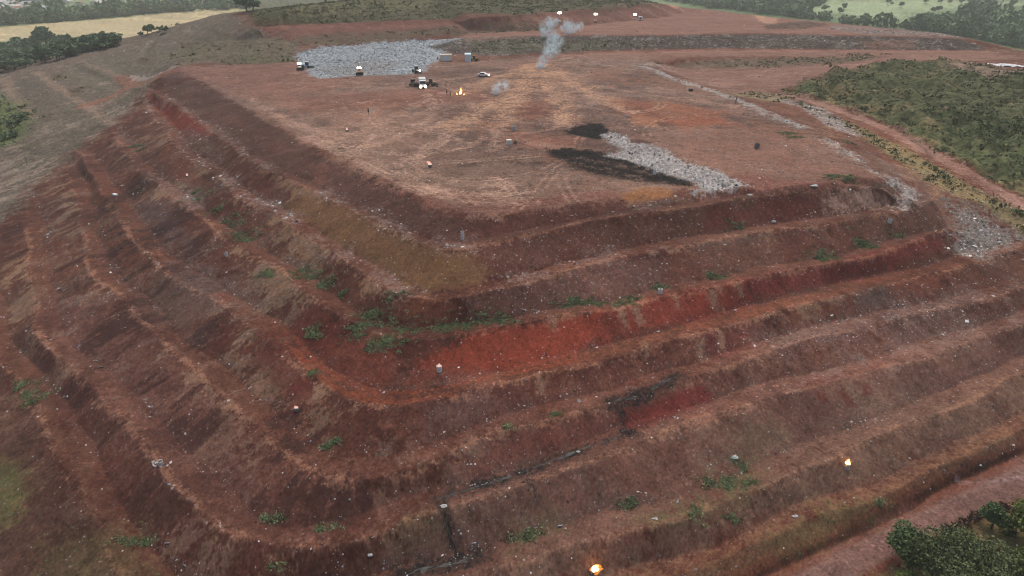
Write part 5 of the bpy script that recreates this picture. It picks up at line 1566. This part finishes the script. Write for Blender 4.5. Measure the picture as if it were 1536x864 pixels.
# ------------------------------------------------------------------ grass, weeds and scrub
def tufts(name, P, size, nb, m, g, up=1.2, spread=.45, flat=.7, leaf=.55):
    """clumps of nb leaf faces round each point"""
    k = len(P)
    Q = np.repeat(P, nb, 0); s = np.repeat(np.broadcast_to(size, (k,)), nb)
    d = g.standard_normal((k * nb, 3)) * (1, 1, flat)
    Q = Q + d * (s * spread)[:, None]; Q[:, 2] = np.maximum(Q[:, 2], np.repeat(P[:, 2], nb)) + .02
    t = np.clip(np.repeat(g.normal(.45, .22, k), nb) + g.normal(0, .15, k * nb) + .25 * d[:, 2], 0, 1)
    return quads_mesh(name, leaf_quads(Q, s * leaf, g, up), m, t)


M_WEED = leaf_mat('weed_leaves', (.08, .12, .055), (.26, .33, .16))
M_GRASS = leaf_mat('dry_grass', (.045, .065, .028), (.21, .195, .10))
M_LEAF = leaf_mat('tree_leaves', (.035, .07, .028), (.15, .22, .09))
M_LEAFY = leaf_mat('yellow_green_leaves', (.07, .10, .03), (.25, .29, .09))
M_LEAFO = leaf_mat('olive_leaves', (.05, .075, .033), (.17, .205, .09))
M_SCRUB = leaf_mat('scrub_leaves', (.06, .09, .036), (.17, .20, .09))
M_FAR = leaf_mat('far_leaves', (.065, .11, .06), (.19, .27, .14))
g = np.random.default_rng(33)
spots = [(205,220,2.2),(212,224,1.4),(300,297,2),(292,288,1.2),(325,315,2),(345,328,2.2),(356,336,1.5),(368,355,2.4),(378,360,1.6),(400,412,1.6),(396,408,1),(458,409,2.2),(466,416,2),(495,427,1.8),(488,424,1),(515,440,1),(595,440,1.2),(553,472,2),(562,470,1),(470,494,1.6),(478,500,1.4),(535,490,1.6),(543,502,1.6),(552,488,1.2),(560,520,1.4),(575,516,1.8),(588,512,1.6),(580,485,1.6),(608,494,2),(655,492,1.6),(680,490,1.8),(700,487,1.6),(735,481,2),(750,477,1.8),(855,457,2),(868,452,1.2),(895,455,1.6),(937,455,1.6),(950,448,1),(1076,415,1.4),(1068,412,.8),(990,432,1.4),(1110,340,1.4),(1240,386,2.2),(1228,382,1.4),(1295,362,1.8),(1302,370,1.6),(1285,364,1),(1345,352,1.4),(1262,266,2.4),(1250,264,1.6),(1275,270,1.4),(30,578,1.6),(50,598,1.8),(45,590,1.2),(490,668,1.2),(505,662,1),(412,780,1.4),(395,775,1),(488,792,1.4),(416,847,1),(190,812,1.6),(220,815,1.4),(835,620,1.2),(1112,697,2),(1085,718,1.4),(1060,724,1.6),(1118,724,1.6),(1095,730,1.4),(935,758,1.4),(950,752,1),(780,808,1.6),(795,800,1.4),(1098,778,1.6),(1040,772,1.6),(1320,755,1.2),(1180,200,1.8),(1190,206,1.6),(1275,214,1.5),(470,560,.8),(760,640,1),(500,665,1)]
PW, SW = [], []
for px, py, s in spots:
    x, y, z = at(px, py)
    if py > 600: s *= .6
    k = int(15 * s)
    q = g.normal(0, .5 * s, (k, 2)) * (1.5, .8)
    for dx, dy in q:
        PW.append((x + dx, y + dy, float(height(x + dx, y + dy)))); SW.append(g.uniform(.3, .75))
i = np.nonzero((GRN > 0) & (g.uniform(0, 1, N) < cell * np.where(np.hypot(X, Y) < 130, 1.1, .02) * GRN * (n_mid > -.2)) & inview & (np.hypot(X, Y) < 170))[0]
PW = np.vstack([np.array(PW), np.stack([X[i], Y[i], HH[i]], 1)]); SW = np.concatenate([SW, g.uniform(.12, .34, len(i))])
tag(tufts('weeds', PW, SW, 34, M_WEED, g, .6, .5, .4, .24), 'green weeds growing in clumps along the berms', 'weeds', kind='stuff')
far_ok = (GRN > .2) & near & (np.hypot(X, Y) > 150)
i = np.nonzero(far_ok & (g.uniform(0, 1, N) < cell * .35 * GRN))[0]
PG = np.stack([X[i], Y[i], HH[i]], 1)
print('weeds', len(PW), 'grass', len(PG))
SG = np.clip(g.lognormal(-.25, .45, len(i)) * (1 + .5 * sstep(.4, 1.4, n_big[i])), .3, 2.6)
tag(tufts('grass', PG, SG, 11, M_GRASS, g, .9, .6, .3, .36), 'rough dry and green grass covering the hill and verges', 'grass', kind='stuff')
# darker bushes dotted through the grass, too dense to count
i = np.nonzero(far_ok & (GRN > .4) & (g.uniform(0, 1, N) < cell * .022 * sstep(-.2, .9, n_big + .4 * n_mid)))[0]
PS = np.stack([X[i], Y[i], HH[i] + .2], 1)
tag(tufts('scrub', PS, g.uniform(.7, 2.0, len(i)), 60, M_SCRUB, g, .4, .75, .36, .24), 'dark green scrub on the hillsides', 'scrub', kind='stuff')
print('scrub', len(i))

# ------------------------------------------------------------------ trees by the road
def put(px, py, *a, label, group=None, **k):
    t = tree_kind(*a, **k); t.location = at(px, py); return tag(t, label, 'tree', group)


GR = 'trees beside the road at lower right'
put(1487, 792, 'round_tree', 4.0, 1.75, 5200, .17, M_LEAF, M_BARK, 16, 3, .85, bare=.15, label='small round dark green tree at the right edge of the road', group=GR)
put(1362, 852, 'bushy_tree', 5.4, 3.1, 9000, .20, M_LEAF, M_BARK, 22, 8, .8, bare=.15, label='dark green bushy tree with ragged top leaning over the dirt road', group=GR)
put(1437, 905, 'feathery_tree', 8.2, 5.6, 17000, .20, M_LEAFO, M_BARK, 40, 11, .55, bare=.3, label='wide feathery olive green tree, the largest one beside the road', group=GR)
put(1545, 812, 'leafy_tree', 5.2, 2.8, 7000, .22, M_LEAFY, M_BARK, 20, 15, .8, bare=.18, label='yellow-green leafy tree cut by the right edge of the photo', group=GR)
put(1538, 880, 'leafy_tree', 5.5, 3.6, 8000, .22, M_LEAFY, M_BARK, 20, 19, .7, bare=.2, label='bright green spreading tree in the lower right corner', group=GR)
put(1372, 905, 'leafy_bush', 3.0, 2.6, 5000, .2, M_LEAFY, M_BARK, 14, 23, .7, bare=.1, label='bright green bush at the bottom edge below the ragged dark tree', group=GR)
put(1475, 925, 'leafy_tree', 5.0, 3.6, 7000, .22, M_LEAFO, M_BARK, 18, 27, .7, bare=.2, label='olive tree at the bottom edge beneath the wide feathery tree', group=GR)
for k, (px, py, s) in enumerate(((1423,796,.9),(1434,792,.8),(1446,786,.9),(1461,779,.8),(1467,773,.6),(1505,762,.7),(1512,800,1.1),(1526,770,.9))):
    x, y, z = at(px, py)
    q = np.column_stack([g.normal(x, .35 * s, 26), g.normal(y, .35 * s, 26), np.abs(g.normal(0, .45 * s, 26)) + z])
    o = tufts('roadside_shrub', q, .42, 8, M_LEAFO if k > 5 else leaf_mat('reddish_stalks', (.09, .055, .04), (.20, .13, .09)), g)
    tag(o, 'low green shrub between the road trees' if k > 5 else 'dry reddish shrub on the near edge of the dirt road', 'shrub', 'shrubs along the road edge')

# ------------------------------------------------------------------ far trees and woods
kinds = [tree_kind('wood_tree', 8.5, 4.2, 700, 1.0, M_FAR, M_BARK, 12, 50 + i, .75, bare=.1, parent_loc=(0, 0, -200)) for i in range(4)]
for t in kinds: tag(t, 'dense green tree in the wood beyond the old grey flank', 'tree', 'trees of the wood beyond the grey flank')
used = 0
def wood_tree(px, py, sc, label=None, group=None):
    global used
    loc = at(px, py); s = sc * g.uniform(.6, 1.35); sv = (s * 1.5, s * 1.5, s * .8) if group and 'hollow' in group else (s, s, s) if label else (s * 1.1, s * 1.1, s * g.uniform(.5, 1.05))
    if used < 4:
        t = kinds[used]; t.location = loc; t.scale = sv; t.rotation_euler = (0, 0, g.uniform(0, 6))
    else:
        t = copy_thing(kinds[used % 4], loc, g.uniform(0, 6), sv)
    used += 1
    t['label'] = label or 'dense green tree in the wood beyond the old grey flank'
    t['group'] = group or 'trees of the wood beyond the grey flank'
    return t


for i in range(190):
    px = g.uniform(-40, 175); t = g.uniform(0, 1)
    top = 66 - .02 * px; bot = np.interp(px, [-40, 0, 50, 100, 175], [112, 104, 93, 82, 64])
    wood_tree(px, top + (bot + 4 - top) * t + 2, .85)
wood_tree(72, 74, 1.7, 'tall airy tree rising above the wood before the stubble field', 'tall trees above the wood')
wood_tree(100, 72, 1.3, 'dark round tree right of the tall airy one above the wood', 'tall trees above the wood')
for px, py in ((181,56),(212,55),(222,52),(228,49),(239,48),(247,50)):
    wood_tree(px, py, .45, 'small bush on the skyline of the old grey flank', 'bushes on the skyline of the grey flank')
for i in range(22):
    wood_tree(g.uniform(-50, 30), g.uniform(160, 212), .24, 'green bush in the hollow at the left edge of the grey flank', 'bushes in the left hollow')
wood_tree(370, 17.5, 1.1, 'leafy tree on the edge of the hilltop beside the stubble field', 'trees on the hilltop')
wood_tree(381, 17, .85, 'smaller tree on the hilltop just right of the leafy one', 'trees on the hilltop')


def woodland(name, polys, n, size, label, seed):
    g = np.random.default_rng(seed); pts = []
    for poly, w in polys:
        poly = np.array(poly, float)
        lo, hi = poly.min(0), poly.max(0); k = 0
        m_ = int(n * w)
        c = g.uniform(lo, hi, (m_ * 4, 2)); c = c[inside_dist(poly, c[:, 0], c[:, 1]) > 0][:m_]
        for q in c:
            x, y, z = ground(*q)
            if math.hypot(x, y) < 600: continue
            pts.append((x, y, float(height(x, y))))
    P = np.array(pts); r = np.hypot(P[:, 0], P[:, 1])
    s = size * g.lognormal(0, .3, len(P)); nb = 44
    Q = np.repeat(P, nb, 0); S = np.repeat(s, nb)
    d = g.standard_normal((len(Q), 3)); d /= np.linalg.norm(d, axis=1)[:, None]
    d *= (g.uniform(.5, 1, len(Q)) ** .5)[:, None]
    Q = Q + d * S[:, None] * (.55, .55, .5); Q[:, 2] += S * .55
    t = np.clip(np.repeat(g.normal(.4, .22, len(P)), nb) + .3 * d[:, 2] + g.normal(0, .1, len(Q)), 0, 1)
    return tag(quads_mesh(name, leaf_quads(Q, S * .25, g), M_FAR, t), label, 'woods', kind='stuff')


woodland('treeline', [([(-60,52),(-60,38),(60,33),(110,25),(180,19),(300,12),(385,8),(385,13),(330,15),(240,19),(100,32),(0,38)], 1.0), ([(-60,24),(-60,-2),(40,-2),(100,6),(120,18),(60,28)], .09), ([(250,6),(385,3),(385,8),(250,10)], .1)], 900, 8, 'belt of dark trees between the stubble field and the town', 61)
woodland('forest', [([(985,0),(1060,2),(1150,10),(1200,24),(1270,37),(1350,44),(1420,34),(1470,34),(1540,34),(1600,38),(1600,84),(1530,72),(1450,56),(1300,38),(1200,28),(1100,15),(1030,6)], 1.0), ([(1440,22),(1465,8),(1480,8),(1490,22)], .05), ([(1160,4),(1240,4),(1230,10),(1180,12)], .04)], 2300, 8, 'green forest filling the valley behind the upper platform', 62)
for i in range(34):
    px, py = g.uniform(1190, 1540), g.uniform(-2, 22)
    q = ground(px, py)
    if math.hypot(q[0], q[1]) < 800: continue
    wood_tree(px, py, .8, 'lone tree on the pale meadows beyond the valley', 'lone trees on the far meadows')

# ------------------------------------------------------------------ distant town
M_ROOFR = mat('clay_roof', (.30, .17, .13), .9); M_ROOFG = mat('grey_roof', (.40, .41, .42), .8); M_WALLW = mat('white_wall', (.62, .60, .57), .9)
protos = []
for mr_, dims in ((M_ROOFR, (10, 8, 3.4)), (M_ROOFG, (13, 9, 3.6)), (M_WALLW, (16, 10, 4.2))):
    lx, ly, hh = dims
    o = MB().box(-lx / 2, lx / 2, -ly / 2, ly / 2, -1.5, hh).build('house', M_WALLW)
    MB().prism([(-lx / 2 - .5, hh + .01), (0, hh + 2.2), (lx / 2 + .5, hh + .01)], -ly / 2 - .5, ly / 2 + .5).build('roof', mr_, o)
    w_ = MB()
    for x in (-lx * .3, lx * .3): w_.box(x - .6, x + .6, -ly / 2 - .06, -ly / 2 - .01, .9, 2.2)
    w_.build('window', M_GLASS, o)
    tag(o, dict(zip((M_ROOFR, M_ROOFG, M_WALLW), ('white house with a clay roof in the distant town', 'white house with a grey roof in the distant town', 'long white building in the distant town')))[mr_], 'house', 'houses of the distant town')
    protos.append(o)
hu = 0
for i in range(58):
    px = abs(g.normal(0, 55)) if i < 48 else g.uniform(110, 370)
    py = g.uniform(1, 22 - px * .06) if i < 48 else g.uniform(7, 11)
    loc = at(px, max(py, .5)); k = i % 3
    if hu < 3: o = protos[hu]; o.location = loc; o.rotation_euler = (0, 0, g.uniform(0, 6))
    else: copy_thing(protos[k], loc, g.uniform(0, 6), g.uniform(.9, 1.4))
    hu += 1

# ------------------------------------------------------------------ smoke
def smoke(name, label, puffs, dens, col, nscale):
    """a smoke cloud: an Empty over overlapping soft puffs, each a ball of uneven thin smoke; puffs: x, y, z, radius"""
    P = np.array(puffs); c = P[:, :3].mean(0)
    root = empty(name, tuple(c)); tag(root, label, 'smoke', kind='thing')
    m = bpy.data.materials.new(name); m.use_nodes = True; nt = m.node_tree; nt.nodes.clear(); L = nt.links.new
    geo = node(nt, 'ShaderNodeNewGeometry'); n = node(nt, 'ShaderNodeTexNoise', ins={'Scale': nscale, 'Detail': 4.0, 'Roughness': .55, 'Distortion': 1.0})
    L(geo.outputs['Position'], n.inputs['Vector'])
    mr = node(nt, 'ShaderNodeMapRange', ins={1: .45, 2: .62, 3: 0.0, 4: dens}); L(n.outputs['Fac'], mr.inputs[0])
    tc = node(nt, 'ShaderNodeTexCoord'); ln = node(nt, 'ShaderNodeVectorMath', operation='LENGTH'); L(tc.outputs['Object'], ln.inputs[0])
    fo = node(nt, 'ShaderNodeMapRange', interpolation_type='SMOOTHSTEP', ins={1: .05, 2: .95, 3: 1.0, 4: 0.0}); L(ln.outputs['Value'], fo.inputs[0])
    mu = node(nt, 'ShaderNodeMath', operation='MULTIPLY'); L(mr.outputs[0], mu.inputs[0]); L(fo.outputs[0], mu.inputs[1])
    v = node(nt, 'ShaderNodeVolumePrincipled', ins={'Color': (*col, 1), 'Anisotropy': .1}); L(mu.outputs[0], v.inputs['Density'])
    out = node(nt, 'ShaderNodeOutputMaterial'); L(v.outputs[0], out.inputs['Volume'])
    ball = MB().lathe([(.02, -1), (.4, -.92), (.75, -.66), (.95, -.3), (1, 0), (.95, .3), (.75, .66), (.4, .92), (.02, 1)], 14)
    first = ball.build('puff', m, root)
    for k, (x, y, z, r) in enumerate(P):
        o = first if k == 0 else first.copy()
        if k: COL.objects.link(o); o.parent = root
        o.location = (x - c[0], y - c[1], z - c[2]); o.scale = (r, r, r)
    return root


def plume(path, rad, wob, seed, n):
    """puffs strung along photo positions at the distance of the plume's foot"""
    g = np.random.default_rng(seed); out = []
    fx, fy = path[0]; X0 = at(fx, fy); r0 = math.hypot(X0[0], X0[1])
    for k in range(n):
        t = k / (n - 1) * (len(path) - 1); i = min(int(t), len(path) - 2); f = t - i
        px = path[i][0] * (1 - f) + path[i + 1][0] * f; py = path[i][1] * (1 - f) + path[i + 1][1] * f
        dx, dy, dz = ray(px, py); h = math.hypot(dx, dy)
        rr = np.interp(t, range(len(rad)), rad)
        q = g.normal(0, wob * rr, 3)
        d = r0 + g.normal(0, 1.0)
        out.append((dx / h * d + q[0], dy / h * d + q[1], HC + dz / h * d + q[2], rr * g.uniform(.75, 1.25)))
    return out


pf = plume([(806, 101), (813, 92), (828, 78), (832, 66)], [2.0, 2.8, 3.4, 3.0], .5, 3, 8) + plume([(832, 60), (826, 46), (820, 36), (834, 27)], [3.0, 4.0, 3.8, 2.8], .4, 5, 8) + plume([(846, 50), (858, 46), (858, 36), (846, 28)], [2.8, 3.4, 3.2, 2.4], .4, 4, 8)
smoke('smoke_plume', 'tall pale blue smoke plume rising from the rear of the platform', pf, .85, (.76, .92, 1.0), .42)
smoke('smoke_puff', 'low puff of pale smoke on the platform right of the open fire', plume([(738, 141), (746, 139), (755, 133)], [2.4, 3.0, 2.4], .45, 6, 7), .7, (.90, .96, 1.0), .5)

# ------------------------------------------------------------------ evening haze
hz = MB().box(-9500, 9500, -60, 9500, -60, 150)
m = bpy.data.materials.new('haze'); m.use_nodes = True; nt = m.node_tree; nt.nodes.clear()
v = node(nt, 'ShaderNodeVolumePrincipled', ins={'Color': (.84, .91, .86, 1), 'Density': .00028, 'Anisotropy': .0})
out = node(nt, 'ShaderNodeOutputMaterial'); nt.links.new(v.outputs[0], out.inputs['Volume'])
o = hz.build('haze', m); tag(o, kind='stuff')
